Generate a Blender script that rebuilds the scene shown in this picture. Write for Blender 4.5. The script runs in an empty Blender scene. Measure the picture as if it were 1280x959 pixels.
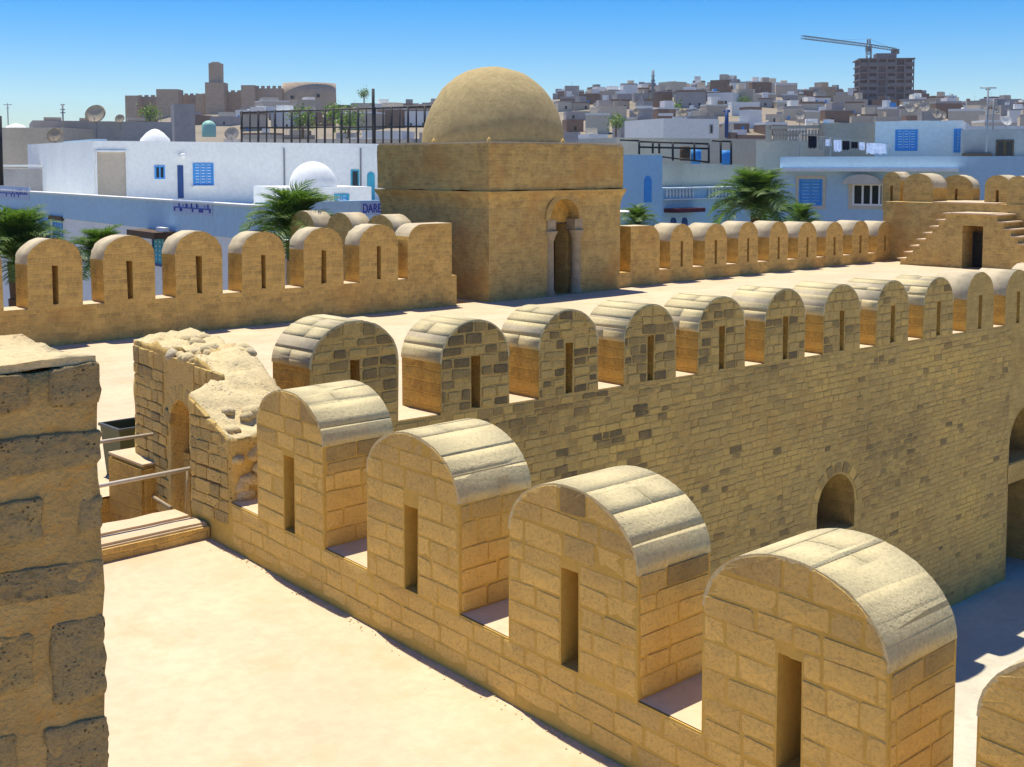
import bpy, bmesh, math, random
from mathutils import Vector, Matrix, noise
R = math.radians
S = bpy.context.scene
C = S.collection
rng = random.Random(7)

# ------------------------------------------------------------------ camera, sky, sun
F, CX, CY, HY, W0 = 1550.0, 640.0, 320.0, 206.0, 1280.0      # focal length, principal point, horizon (photo pixels)
PITCH = math.atan((CY - HY) / F)
AX = R(46.9)                                                  # world X (the long walls) lies this far right of the view
HD = Vector((math.cos(AX), math.sin(AX), 0)); RT = Vector((math.sin(AX), -math.cos(AX), 0)); UP = Vector((0, 0, 1))
FW = HD * math.cos(PITCH) - UP * math.sin(PITCH); CU = HD * math.sin(PITCH) + UP * math.cos(PITCH)
cd = bpy.data.cameras.new('camera'); cam = bpy.data.objects.new('camera', cd); C.objects.link(cam); S.camera = cam
cam.matrix_world = Matrix((RT, CU, -FW)).transposed().to_4x4()
cd.sensor_width = 36; cd.lens = 36 * F / W0; cd.shift_y = -(479.5 - CY) / W0; cd.clip_end = 20000; cd.clip_start = 0.05

SUN = Vector((.055, .29, 1)).normalized()
EL = math.asin(SUN.z); AZ = math.atan2(SUN.x, SUN.y)
wd = bpy.data.worlds.new('World'); S.world = wd; wd.use_nodes = True
nt = wd.node_tree; bg = nt.nodes['Background']
sk = nt.nodes.new('ShaderNodeTexSky'); sk.sky_type = 'NISHITA'; sk.sun_disc = False
sk.sun_elevation = EL; sk.sun_rotation = AZ; sk.air_density = 1.0; sk.dust_density = 0.1; sk.ozone_density = 4.0
hs = nt.nodes.new('ShaderNodeHueSaturation'); hs.inputs['Saturation'].default_value = 1.72; hs.inputs['Hue'].default_value = .506
nt.links.new(sk.outputs[0], hs.inputs['Color']); ml = nt.nodes.new('ShaderNodeMix'); ml.data_type = 'RGBA'; ml.blend_type = 'MULTIPLY'; ml.inputs[0].default_value = 1; ml.inputs[7].default_value = (.80, .86, 1, 1)
nt.links.new(hs.outputs[0], ml.inputs[6]); nt.links.new(ml.outputs[2], bg.inputs[0]); bg.inputs[1].default_value = 0.092
sl = bpy.data.lights.new('sun', 'SUN'); so = bpy.data.objects.new('sun', sl); C.objects.link(so)
sl.energy = 4.0; sl.angle = R(.53); sl.color = (1, .93, .80)
so.rotation_euler = SUN.to_track_quat('Z', 'Y').to_euler(); so.location = (0, 0, 60)
S.view_settings.view_transform = 'Standard'; S.view_settings.look = 'None'; S.view_settings.exposure = 0.6; S.view_settings.gamma = 1

def ray(u, v): return FW + RT * ((u - CX) / F) + CU * ((CY - v) / F)
def at(u, v, d):                                              # point seen at photo pixel (u, v), d metres ahead
    r = ray(u, v); return r * (d / r.dot(HD))
def on_y(u, v, y): r = ray(u, v); return r * (y / r.y)
def on_x(u, v, x): r = ray(u, v); return r * (x / r.x)
def on_z(u, v, z): r = ray(u, v); return r * (z / r.z)

# ------------------------------------------------------------------ materials
class NT:
    def __init__(s, name, rough=.9, spec=.2):
        s.m = bpy.data.materials.new(name); s.m.use_nodes = True; s.t = s.m.node_tree; s.b = s.t.nodes['Principled BSDF']
        s.b.inputs['Roughness'].default_value = rough; s.b.inputs['Specular IOR Level'].default_value = spec
        s.co = s.n('ShaderNodeTexCoord').outputs['Object']
    def n(s, k, **kw):
        x = s.t.nodes.new(k)
        for a, v in kw.items():
            if a in x.inputs: x.inputs[a].default_value = v
            else: setattr(x, a, v)
        return x
    def l(s, a, b): s.t.links.new(a, b)
    def noise(s, scale, detail=4, rough=.6, vec=None):
        x = s.n('ShaderNodeTexNoise', Scale=scale, Detail=detail, Roughness=rough); s.l(vec or s.co, x.inputs['Vector']); return x.outputs['Fac']
    def ramp(s, fac, stops):
        r = s.n('ShaderNodeValToRGB'); e = r.color_ramp.elements
        while len(e) < len(stops): e.new(.5)
        for x, (p, c) in zip(e, stops): x.position = p; x.color = (*c, 1) if len(c) == 3 else c
        s.l(fac, r.inputs[0]); return r.outputs[0]
    def mix(s, fac, a, b, mode='MIX'):
        m = s.n('ShaderNodeMix', data_type='RGBA', blend_type=mode)
        for i, v in ((0, fac), (6, a), (7, b)):
            if hasattr(v, 'links'): s.l(v, m.inputs[i])
            else: m.inputs[i].default_value = v if i == 0 else (*v, 1)
        return m.outputs[2]
    def math(s, op, a, b=0.0):
        m = s.n('ShaderNodeMath', operation=op)
        for i, v in ((0, a), (1, b)):
            if hasattr(v, 'links'): s.l(v, m.inputs[i])
            else: m.inputs[i].default_value = v
        return m.outputs[0]
    def out(s, col, h=None, strength=.4, dist=.02):
        if hasattr(col, 'links'): s.l(col, s.b.inputs['Base Color'])
        else: s.b.inputs['Base Color'].default_value = (*col, 1)
        if h is not None:
            b = s.n('ShaderNodeBump', Strength=strength, Distance=dist); s.l(h, b.inputs['Height']); s.l(b.outputs[0], s.b.inputs['Normal'])
        return s.m

def g3(a, k): return tuple(min(1, x * k) for x in a)

def mat_stone(name, tan, grey, dark, pit=.5, scale=1.0, bump=.6):
    """single stones; attribute 'tone' 0..1 picks from tan through grey to dark"""
    s = NT(name)
    at_ = s.n('ShaderNodeAttribute', attribute_name='tone').outputs['Fac']
    n1 = s.noise(5 * scale, 5, .65); n2 = s.noise(45 * scale, 5, .7); n3 = s.noise(1.3 * scale, 3)
    f = s.math('ADD', at_, s.math('MULTIPLY', s.math('SUBTRACT', n1, .5), .4))
    c = s.ramp(f, [(.0, g3(tan, 1.12)), (.3, tan), (.6, grey), (1, dark)])
    c = s.mix(.42, c, s.ramp(n2, [(.3, (.35, .33, .3)), (.5, (1, 1, 1)), (.75, (1.25, 1.2, 1.1))]), 'MULTIPLY')
    c = s.mix(s.math('MULTIPLY', s.ramp(n3, [(.5, (0, 0, 0)), (.72, (1, 1, 1))]), .35), c, (.50, .27, .075))
    v = s.n('ShaderNodeTexVoronoi', Scale=38 * scale); s.l(s.co, v.inputs['Vector'])
    p = s.ramp(v.outputs['Distance'], [(.05, (0, 0, 0)), (.32, (1, 1, 1))])
    pm = s.math('MULTIPLY', s.math('SUBTRACT', 1.0, p), s.ramp(s.noise(9 * scale, 3), [(.45, (0, 0, 0)), (.65, (1, 1, 1))]))
    c = s.mix(s.math('MULTIPLY', pm, pit), c, g3(dark, .45))
    h = s.math('ADD', s.math('MULTIPLY', n2, .7), s.math('SUBTRACT', s.math('MULTIPLY', n1, .6), s.math('MULTIPLY', pm, pit)))
    return s.out(c, h, bump, .02)

def mat_masonry(name, c1, c2, mortar, bw=.32, bh=.14, rust=(.50, .26, .07), rustk=.5, jn=.55, bump=.6, msz=.012):
    """coursed rubble seen from far: irregular courses with soft joints"""
    s = NT(name)
    ge = s.n('ShaderNodeNewGeometry').outputs['Normal']; sn = s.n('ShaderNodeSeparateXYZ'); s.l(ge, sn.inputs[0])
    sp = s.n('ShaderNodeSeparateXYZ'); s.l(s.co, sp.inputs[0])
    k = s.math('GREATER_THAN', s.math('ABSOLUTE', sn.outputs[0]), s.math('ABSOLUTE', sn.outputs[1]))
    d = s.n('ShaderNodeTexNoise', Scale=2.2, Detail=3); s.l(s.co, d.inputs['Vector']); ds = s.n('ShaderNodeSeparateColor'); s.l(d.outputs['Color'], ds.inputs[0])
    u = s.math('ADD', s.math('MULTIPLY', sp.outputs[1], k), s.math('MULTIPLY', sp.outputs[0], s.math('SUBTRACT', 1.0, k)))
    u = s.math('ADD', u, s.math('MULTIPLY', ds.outputs[0], .28)); w = s.math('ADD', sp.outputs[2], s.math('MULTIPLY', ds.outputs[1], .10))
    cb = s.n('ShaderNodeCombineXYZ'); s.l(u, cb.inputs[0]); s.l(w, cb.inputs[1])
    b = s.n('ShaderNodeTexBrick', offset=.5, squash=.7, squash_frequency=3); s.l(cb.outputs[0], b.inputs['Vector'])
    b.inputs['Color1'].default_value = (*c1, 1); b.inputs['Color2'].default_value = (*c2, 1); b.inputs['Mortar'].default_value = (*mortar, 1)
    for a, v in (('Scale', 1), ('Brick Width', bw), ('Row Height', bh), ('Mortar Size', msz), ('Mortar Smooth', .6), ('Bias', 0)): b.inputs[a].default_value = v
    n1 = s.noise(14, 5, .7); n2 = s.noise(.8, 4, .6); n3 = s.noise(60, 4, .7); n4 = s.noise(3.5, 4)
    c = s.mix(s.math('MULTIPLY', s.ramp(n1, [(.42, (0, 0, 0)), (.6, (1, 1, 1))]), 1 - jn), b.outputs['Color'], mortar)
    c = s.mix(.65, c, s.ramp(n3, [(.3, (.4, .38, .36)), (.52, (1, 1, 1)), (.8, (1.3, 1.25, 1.2))]), 'MULTIPLY')
    c = s.mix(.6, c, s.ramp(n4, [(.3, (.62, .6, .6)), (.6, (1.1, 1.1, 1.08))]), 'MULTIPLY')
    c = s.mix(s.math('MULTIPLY', s.ramp(n2, [(.48, (0, 0, 0)), (.7, (1, 1, 1))]), rustk), c, rust)
    h = s.math('ADD', s.math('MULTIPLY', b.outputs['Fac'], -.8), s.math('ADD', s.math('MULTIPLY', n1, .6), s.math('MULTIPLY', n3, .4)))
    return s.out(c, h, bump, .02)

def mat_plaster(name, col, var=.12, scale=.6, bump=.15, stain=None, stk=.3, rough=.9):
    s = NT(name, rough)
    n = s.noise(scale, 6, .6); n2 = s.noise(scale * 14, 4, .65)
    c = s.ramp(n, [(.3, g3(col, 1 - var)), (.7, g3(col, 1 + var * .6))])
    c = s.mix(.3, c, s.ramp(n2, [(.35, (.75, .74, .72)), (.6, (1.05, 1.05, 1.05))]), 'MULTIPLY')
    if stain: c = s.mix(s.math('MULTIPLY', s.ramp(s.noise(scale * 2.3, 5, .7), [(.5, (0, 0, 0)), (.68, (1, 1, 1))]), stk), c, stain)
    return s.out(c, s.math('ADD', n, s.math('MULTIPLY', n2, .4)), bump, .02)

def mat_flat(name, col, rough=.6, var=.15, scale=6, metal=0):
    s = NT(name, rough, .4); s.b.inputs['Metallic'].default_value = metal
    c = s.ramp(s.noise(scale, 4), [(.3, g3(col, 1 - var)), (.7, g3(col, 1 + var))])
    return s.out(c)

TAN, GREY, DARK = (.72, .485, .145), (.55, .38, .135), (.175, .132, .068)
M = dict(
 stone=mat_stone('limestone_block', TAN, GREY, DARK, .2),
 pillar=mat_stone('weathered_block', (.56, .415, .165), (.45, .345, .165), (.27, .22, .125), .7, 1.5, 1.2),
 cap=mat_stone('pale_cap_stone', (.60, .50, .27), (.49, .415, .25), (.24, .205, .14), .3, 1.0, .5),
 mortar=mat_plaster('ochre_mortar', (.64, .415, .095), .18, 1.6, .5, (.40, .28, .09), .4),
 mortar_pillar=mat_plaster('rusty_mortar', (.52, .36, .135), .3, 3.5, 1.6, (.56, .29, .06), .75),
 wall_b=mat_masonry('court_wall_masonry', (.57, .395, .145), (.48, .335, .12), (.60, .405, .13), .22, .10, rustk=.3),
 mas_c=mat_masonry('parapet_masonry', (.72, .49, .16), (.48, .335, .125), (.75, .50, .15), .24, .10, rustk=.45),
 mas_d=mat_masonry('gatehouse_masonry', (.62, .45, .165), (.43, .32, .13), (.64, .455, .155), .22, .085, rustk=.65, msz=.01),
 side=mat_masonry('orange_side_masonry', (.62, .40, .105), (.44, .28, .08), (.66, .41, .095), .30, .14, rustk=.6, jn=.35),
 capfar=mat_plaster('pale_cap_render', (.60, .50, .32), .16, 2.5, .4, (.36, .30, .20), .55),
 stubwall=mat_stone('rubble_wall', (.62, .435, .15), (.47, .345, .135), (.25, .185, .1), .7, 1.0, 1.2),
 rubble=mat_stone('rubble', (.62, .50, .27), (.58, .50, .34), (.34, .27, .17), .5, .8, 1.0),
 rustwall=mat_plaster('rust_stained_render', (.66, .40, .09), .25, 5, .8, (.40, .22, .06), .5),
 colstone=mat_plaster('column_stone', (.40, .33, .21), .18, 4, .5, (.25, .2, .12), .5),
 dome=mat_plaster('dome_render', (.50, .385, .18), .16, 6, 1.0, (.30, .23, .11), .45),
 floor=mat_plaster('limewash_floor', (.67, .515, .33), .10, .7, .25, (.58, .42, .24), .75),
 court=mat_plaster('court_floor', (.60, .55, .42), .15, .6, .3, (.42, .36, .26), .4),
 shade_dark=mat_plaster('shade_painted_masonry', (.10, .075, .045), .2, 2, .6),  # interior shade of niche and chamber painted in as a near-black base colour
 street=mat_plaster('street_ground', (.30, .25, .18), .2, .02, .2, (.14, .15, .08), .5),
 white=mat_plaster('whitewash', (.88, .88, .82), .05, .3, .1, (.62, .63, .64), .25),
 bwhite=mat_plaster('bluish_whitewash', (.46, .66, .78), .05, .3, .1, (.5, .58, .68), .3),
 beige=mat_plaster('beige_render', (.55, .47, .36), .12, .3, .2, (.35, .3, .23), .4),
 cream=mat_plaster('cream_render', (.68, .60, .46), .1, .3, .2, (.45, .38, .28), .35),
 grey=mat_plaster('grey_render', (.42, .40, .38), .15, .3, .2, (.26, .24, .22), .4),
 brown=mat_plaster('raw_brick', (.30, .20, .14), .2, .4, .3, (.2, .15, .11), .5),
 kasbah=mat_masonry('kasbah_masonry', (.58, .455, .33), (.47, .365, .27), (.60, .47, .34), 1.4, .6, rustk=.2, msz=.04),
 concrete=mat_plaster('raw_concrete', (.26, .23, .22), .15, .2, .2, (.15, .11, .09), .5),
 infill=mat_plaster('dark_brick_infill', (.18, .135, .125), .2, .3, .2),
 blue=mat_flat('sky_blue_paint', (.06, .32, .72)), dblue=mat_flat('dark_blue_paint', (.02, .07, .22)), teal=mat_flat('teal_paint', (.05, .38, .5)),
 glass=mat_flat('dark_glass', (.02, .025, .03), .15), iron=mat_flat('black_iron', (.02, .02, .02), .6), rail=mat_flat('painted_pipe', (.52, .46, .36), .5, .1, 30),
 dullrail=mat_flat('dull_pipe', (.36, .28, .17), .7, .2, 30),
 binm=mat_flat('bin_green', (.05, .066, .028), .5), rimm=mat_flat('bin_grey', (.07, .08, .065), .5),
 dish=mat_flat('dish_cream', (.62, .58, .50), .6), steel=mat_flat('galvanised', (.25, .26, .27), .5), wood=mat_flat('old_wood', (.11, .065, .033), .8, .4, 9),
 black_cloth=mat_flat('black_cloth', (.02, .02, .035), .9), white_cloth=mat_flat('white_cloth', (.78, .78, .86), .9), red=mat_flat('dark_red_canvas', (.12, .02, .03), .8),
 sign=mat_flat('sign_pale_blue', (.42, .52, .68), .6, .1), ink=mat_flat('sign_blue_paint', (.02, .05, .42), .5), rust=mat_flat('crane_grey', (.20, .24, .27), .6),
 greendome=mat_flat('green_tiles', (.35, .62, .5), .6))
def mat_leaf():
    s = NT('palm_leaf', .5, .35)
    t = s.n('ShaderNodeAttribute', attribute_name='tone').outputs['Fac']
    c = s.ramp(t, [(0, (.06, .125, .025)), (.5, (.11, .20, .035)), (1, (.20, .25, .07))])
    s.out(c); tr = s.n('ShaderNodeBsdfTranslucent'); s.l(s.mix(1.0, c, (1.6, 1.7, .8), 'MULTIPLY'), tr.inputs['Color'])
    mx = s.n('ShaderNodeMixShader'); mx.inputs[0].default_value = .35; s.l(s.b.outputs[0], mx.inputs[1]); s.l(tr.outputs[0], mx.inputs[2])
    s.l(mx.outputs[0], s.t.nodes['Material Output'].inputs['Surface']); return s.m
M['leaf'] = mat_leaf()
M['bark'] = mat_plaster('palm_bark', (.16, .11, .07), .3, 6, 1.0)

# ------------------------------------------------------------------ helpers
def put(name, me_or_bm, mats, parent=None, loc=None, smooth=False):
    if isinstance(me_or_bm, bmesh.types.BMesh):
        me = bpy.data.meshes.new(name); me_or_bm.normal_update(); me_or_bm.to_mesh(me); me_or_bm.free()
        for m in (mats if isinstance(mats, (list, tuple)) else [mats]): me.materials.append(m)
        if smooth: me.shade_smooth()
    else: me = me_or_bm
    o = bpy.data.objects.new(name, me); C.objects.link(o)
    if parent: o.parent = parent
    if loc is not None: o.location = loc
    return o
def tag(o, label=None, cat=None, group=None, kind=None):
    for k, v in (('label', label), ('category', cat), ('group', group), ('kind', kind)):
        if v: o[k] = v
    return o
def thing(name, label, cat, loc=(0, 0, 0), rz=0, group=None):
    o = bpy.data.objects.new(name, None); C.objects.link(o); o.location = loc; o.rotation_euler = (0, 0, rz); o.empty_display_size = .2
    return tag(o, label, cat, group)
def struct(name, bm, mats, smooth=False): return tag(put(name, bm, mats, smooth=smooth), kind='structure')

def box(bm, a, b, mi=0):
    x0, y0, z0 = [min(p, q) for p, q in zip(a, b)]; x1, y1, z1 = [max(p, q) for p, q in zip(a, b)]
    v = [bm.verts.new(p) for p in ((x0,y0,z0),(x1,y0,z0),(x1,y1,z0),(x0,y1,z0),(x0,y0,z1),(x1,y0,z1),(x1,y1,z1),(x0,y1,z1))]
    for f in ((3,2,1,0),(4,5,6,7),(0,1,5,4),(1,2,6,5),(2,3,7,6),(3,0,4,7)): bm.faces.new([v[i] for i in f]).material_index = mi
def BX(*boxes):
    bm = bmesh.new()
    for a, b in boxes: box(bm, a, b)
    return bm
def tube(bm, p, q, r, n=8, r2=None, cap=True):
    p, q = Vector(p), Vector(q); d = (q - p).normalized(); a = d.orthogonal().normalized(); b = d.cross(a); r2 = r if r2 is None else r2
    A = [bm.verts.new(p + (a * math.cos(t) + b * math.sin(t)) * r) for t in [2 * math.pi * i / n for i in range(n)]]
    B = [bm.verts.new(q + (a * math.cos(t) + b * math.sin(t)) * r2) for t in [2 * math.pi * i / n for i in range(n)]]
    for i in range(n): bm.faces.new((A[i], A[(i+1) % n], B[(i+1) % n], B[i])).smooth = True
    if cap: bm.faces.new(A[::-1]); bm.faces.new(B)
def TB(*segs, n=8):
    bm = bmesh.new()
    for p, q, r in segs: tube(bm, p, q, r, n)
    return bm
def lathe(bm, c, prof, n=24, cap=True):
    rings = []
    for r, z in prof:
        if r < 1e-4: rings.append([bm.verts.new((c[0], c[1], c[2] + z))])
        else: rings.append([bm.verts.new((c[0] + r * math.cos(2*math.pi*i/n), c[1] + r * math.sin(2*math.pi*i/n), c[2] + z)) for i in range(n)])
    for A, B in zip(rings, rings[1:]):
        for i in range(n):
            j = (i + 1) % n
            if len(B) == 1: f = bm.faces.new((A[i], A[j], B[0]))
            elif len(A) == 1: f = bm.faces.new((A[0], B[j], B[i]))
            else: f = bm.faces.new((A[i], A[j], B[j], B[i]))
            f.smooth = True
def prism(bm, poly, z0, z1):
    A = [bm.verts.new((x, y, z0 if not callable(z0) else z0(x, y))) for x, y in poly]; B = [bm.verts.new((x, y, z1 if not callable(z1) else z1(x, y))) for x, y in poly]
    n = len(poly); bm.faces.new(A[::-1]); bm.faces.new(B)
    for i in range(n): bm.faces.new((A[i], A[(i+1) % n], B[(i+1) % n], B[i]))
    bmesh.ops.recalc_face_normals(bm, faces=bm.faces)
def boolean(o, cutters):
    for cbm in cutters:
        bmesh.ops.recalc_face_normals(cbm, faces=cbm.faces)
        me = bpy.data.meshes.new('cut'); cbm.to_mesh(me); cbm.free(); co = bpy.data.objects.new('cut', me); C.objects.link(co)
        co.matrix_world = o.matrix_world.copy() if o.parent is None else co.matrix_world
        md = o.modifiers.new('b', 'BOOLEAN'); md.object = co; md.operation = 'DIFFERENCE'; md.solver = 'EXACT'
        dg = bpy.context.evaluated_depsgraph_get(); dg.update()
        nm = bpy.data.meshes.new_from_object(o.evaluated_get(dg)); o.modifiers.clear(); o.data = nm
        bpy.data.objects.remove(co)
def rough(bm, amp, scale=2.0, seed=0, keep=None):
    bm.normal_update(); nn = [v.normal.copy() for v in bm.verts]
    for v, n in zip(bm.verts, nn):
        if keep and keep(v.co): continue
        p = v.co * scale + Vector((seed * 7.3, seed * 3.1, 0))
        v.co += n * (amp * noise.fractal(p, 1.0, 2.0, 3)) + noise.noise_vector(p * 1.7) * amp * .35

# --- stones -------------------------------------------------------
def clip(poly, edge_a, edge_b):
    ax, ay = edge_a; bx, by = edge_b; out = []
    side = lambda p: (bx - ax) * (p[1] - ay) - (by - ay) * (p[0] - ax)
    for i in range(len(poly)):
        p, q = poly[i], poly[(i + 1) % len(poly)]; sp, sq = side(p), side(q)
        if sp >= 0: out.append(p)
        if (sp > 0) != (sq > 0) and abs(sp - sq) > 1e-9:
            t = sp / (sp - sq); out.append((p[0] + (q[0] - p[0]) * t, p[1] + (q[1] - p[1]) * t))
    return out
def area(p): return .5 * sum(p[i][0] * p[(i+1) % len(p)][1] - p[(i+1) % len(p)][0] * p[i][1] for i in range(len(p)))
def cells(region, rows, wmin, wmax, gap, rnd, holes=(), wob=.012):
    """stone outlines (u, v) in courses, clipped by a convex region, split round the holes"""
    us = [p[0] for p in region]; u0, u1 = min(us), max(us); res = []
    for v0, v1 in zip(rows, rows[1:]):
        hs = sorted((h for h in holes if h[2] < v1 - .02 and h[3] > v0 + .02), key=lambda h: h[0]); segs, a = [], u0
        for h in hs: segs.append((a, h[0])); a = h[1]
        segs.append((a, u1))
        for sa, sb in segs:
            x = sa + (rnd.uniform(-.8, 0) * wmax if sa == u0 else 0)
            while x < sb - .02:
                w = rnd.uniform(wmin, wmax); e = x + w
                if sb - e < wmin * .6: e = sb
                a0, a1 = max(x, sa), min(e, sb); j = lambda: rnd.uniform(-wob, wob)
                q = [(a0 + gap/2, v0 + gap/2 + j()), (a1 - gap/2, v0 + gap/2 + j()), (a1 - gap/2 + j(), v1 - gap/2 + j()), (a0 + gap/2 + j(), v1 - gap/2 + j())]
                for i in range(len(region)):
                    q = clip(q, region[i], region[(i+1) % len(region)])
                    if len(q) < 3: break
                if len(q) >= 3 and area(q) > wmin * (v1 - v0) * .18: res.append(q)
                x = e
    return res
def stone_bm(bm, q, o, eu, ev, n, proud, rnd, tone, ch=.006, lay=None):
    if lay is None: lay = bm.verts.layers.float.get('tone') or bm.verts.layers.float.new('tone')
    c = (sum(p[0] for p in q) / len(q), sum(p[1] for p in q) / len(q)); ring = []
    k = len(q)
    for i in range(k):                                        # round each corner
        p, a, b = q[i], q[i-1], q[(i+1) % k]
        for r in (a, b):
            L = math.hypot(r[0]-p[0], r[1]-p[1]) or 1; t = min(.3, rnd.uniform(.005, .016) / L)
            ring.append((p[0] + (r[0]-p[0]) * t, p[1] + (r[1]-p[1]) * t))
    def lvl(shr, h, jit):
        vs = []
        for p in ring:
            d = math.hypot(p[0]-c[0], p[1]-c[1]) or 1; s = max(.4, 1 - shr / d)
            v = bm.verts.new(o + eu * (c[0] + (p[0]-c[0]) * s) + ev * (c[1] + (p[1]-c[1]) * s) + n * (h + rnd.uniform(-jit, jit)))
            v[lay] = tone; vs.append(v)
        return vs
    A, B, D = lvl(0, -.03, 0), lvl(0, proud - ch, .002), lvl(ch * 1.2, proud, .002)
    m = len(ring)
    for X, Y in ((A, B), (B, D)):
        for i in range(m): bm.faces.new((X[i], X[(i+1) % m], Y[(i+1) % m], Y[i]))
    cv = bm.verts.new(o + eu * c[0] + ev * c[1] + n * (proud + rnd.uniform(0, .006))); cv[lay] = tone
    for i in range(m): bm.faces.new((D[i], D[(i+1) % m], cv))
def lay_stones(name, qs, o, eu, ev, n, mat, parent, rnd, proud, tonef, limit=300, stuff='small_stones', ch=.006):
    qs = sorted(qs, key=lambda q: -area(q)) if len(qs) > limit else qs
    for q in qs[:limit]:
        bm = bmesh.new(); stone_bm(bm, q, o, eu, ev, n, rnd.uniform(*proud), rnd, tonef(q), ch); put(name, bm, mat, parent)
    if len(qs) > limit:
        bm = bmesh.new(); lay = bm.verts.layers.float.new('tone')
        for q in qs[limit:]: stone_bm(bm, q, o, eu, ev, n, rnd.uniform(*proud), rnd, tonef(q), ch, lay)
        tag(put(stuff, bm, mat, parent), kind='stuff')

def merlon(parent, o, eu, n, w, h, rise, t, slit, mats, rnd, k=0.0, jit=.009, sink=.03, back_shift=0.0):
    """round-topped merlon with an arrow slit; o = bottom centre of its front face; mats = face, cap, side"""
    ev = Vector((0, 0, 1)); eu = Vector(eu); n = Vector(n); eus = eu + ev * k
    sw, s0, s1 = slit; hw = w / 2; bm = bmesh.new(); N = 10
    def half(sg):
        pts = [(sg * hw, -sink, 2), (sg * hw, h - rise, 1)]
        for i in range(1, N + 1):
            a = math.pi / 2 * i / N; pts.append((sg * hw * math.cos(a), h - rise + rise * math.sin(a) ** .95, 1))
        pts += [(0, s1, 3), (sg * sw/2, s1, 2), (sg * sw/2, s0, 2), (0, s0, 3)] if sw else []
        pts += [(0, -sink, 4)]
        P = [(u + (rnd.uniform(-jit, jit) if abs(u) > 1e-6 else 0), v + rnd.uniform(-jit, jit) * (v > 0)) for u, v, _ in pts]
        fr = [bm.verts.new(eus * u + ev * v + n * .003) for u, v in P]; bk = [bm.verts.new(eus * u + ev * v - n * t) for u, v in P]
        ln = len(pts)
        f1 = bm.faces.new(fr if sg > 0 else fr[::-1]); f2 = bm.faces.new(bk[::-1] if sg > 0 else bk); f1.material_index = 0; f2.material_index = 0
        for i in range(ln):
            j = (i + 1) % ln
            if abs(pts[i][0]) < 1e-6 and abs(pts[j][0]) < 1e-6: continue
            q = (fr[j], fr[i], bk[i], bk[j]) if sg > 0 else (fr[i], fr[j], bk[j], bk[i])
            f = bm.faces.new(q); f.material_index = 1 if (1 <= i < N + 1) else 2
            f.smooth = (1 <= i < N + 1)
    half(1); half(-1)
    return put('merlon', bm, mats, parent, o)
def arch_region(w, h, rise, base=0, ins=.012, n=8):
    hw = w / 2 - ins; p = [(-hw, base), (hw, base)]
    for i in range(0, 2 * n + 1):
        a = math.pi * i / (2 * n); p.append((hw * math.cos(a), h - rise + (rise - ins) * math.sin(a)))
    return p
def cap_stones(parent, eu, n, w, h, rise, t, rnd, mat, k=0.0, rows=7, cols=2, gap=.016, proud=(.008, .02), tonef=lambda: .2, a0=0.0):
    ev = Vector((0, 0, 1)); eu = Vector(eu) + ev * k; n = Vector(n); hw = w / 2
    def P(a, d, off):
        ca, sa = math.cos(a), math.sin(a); nn = Vector((ca / hw, sa / rise)).normalized()
        return eu * (hw * ca + nn.x * off) + ev * (h - rise + rise * sa + nn.y * off) - n * d
    cuts = [a0 + (math.pi - 2 * a0) * (i + rnd.uniform(-.12, .12) * (0 < i < rows)) / rows for i in range(rows + 1)]
    for a, b in zip(cuts, cuts[1:]):
        cc = [0] + sorted((i + rnd.uniform(-.25, .25)) * t / cols for i in range(1, cols) if rnd.random() < .45) + [t]
        for d0, d1 in zip(cc, cc[1:]):
            bm = bmesh.new(); lay = bm.verts.layers.float.new('tone'); tone = tonef(); pr = rnd.uniform(*proud); ga = gap / 2 / max(.3, (hw + rise) / 2)
            lo, hi = [], []
            fr = -.0035 if d0 == 0 else gap / 2; bk = -.0035 if d1 == t else gap / 2
            for i in range(4):
                for arr, e, off in ((lo, .5, -.02), (hi, 1.25, pr)):
                    aa = a + ga * e + (b - a - 2 * ga * e) * i / 3
                    row = [bm.verts.new(P(aa, d, off + (rnd.uniform(-.001, .001) if off > 0 else 0))) for d in (d0 + fr * (1 if fr < 0 else e), d1 - bk * (1 if bk < 0 else e))]
                    for v in row: v[lay] = tone
                    arr.append(row)
            for i in range(3): bm.faces.new((hi[i][0], hi[i+1][0], hi[i+1][1], hi[i][1])).smooth = True
            loop = lambda g: [g[0][0], g[1][0], g[2][0], g[3][0], g[3][1], g[2][1], g[1][1], g[0][1]]
            L, H = loop(lo), loop(hi)
            for i in range(8): bm.faces.new((L[i], L[(i+1) % 8], H[(i+1) % 8], H[i]))
            bmesh.ops.recalc_face_normals(bm, faces=bm.faces)
            put('cap_stone', bm, mat, parent)
def courses(v0, v1, lo, hi, rnd):
    r = [v0]
    while r[-1] < v1 - lo * .7: r.append(r[-1] + rnd.uniform(lo, hi))
    r[-1] = v1; return r

XA, XA2 = 5.13, 5.77          # near parapet, both faces
YB, YB2 = 10.73, 11.44        # courtyard wall
YC, YC2 = 22.75, 23.35        # outer parapet
ZW, ZG, ZC = -3.4, -13.0, -8.09   # walkway, street, courtyard
zA = lambda y: -2.76 - .056 * (8.83 - y)          # notch level of the near parapet
fA = lambda y: -3.12 - .062 * (9.2 - y)           # near terrace floor
zB = lambda x: -2.845 - .0165 * (x - 9.46)
eX, eY, eZ = Vector((1, 0, 0)), Vector((0, 1, 0)), Vector((0, 0, 1))

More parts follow.
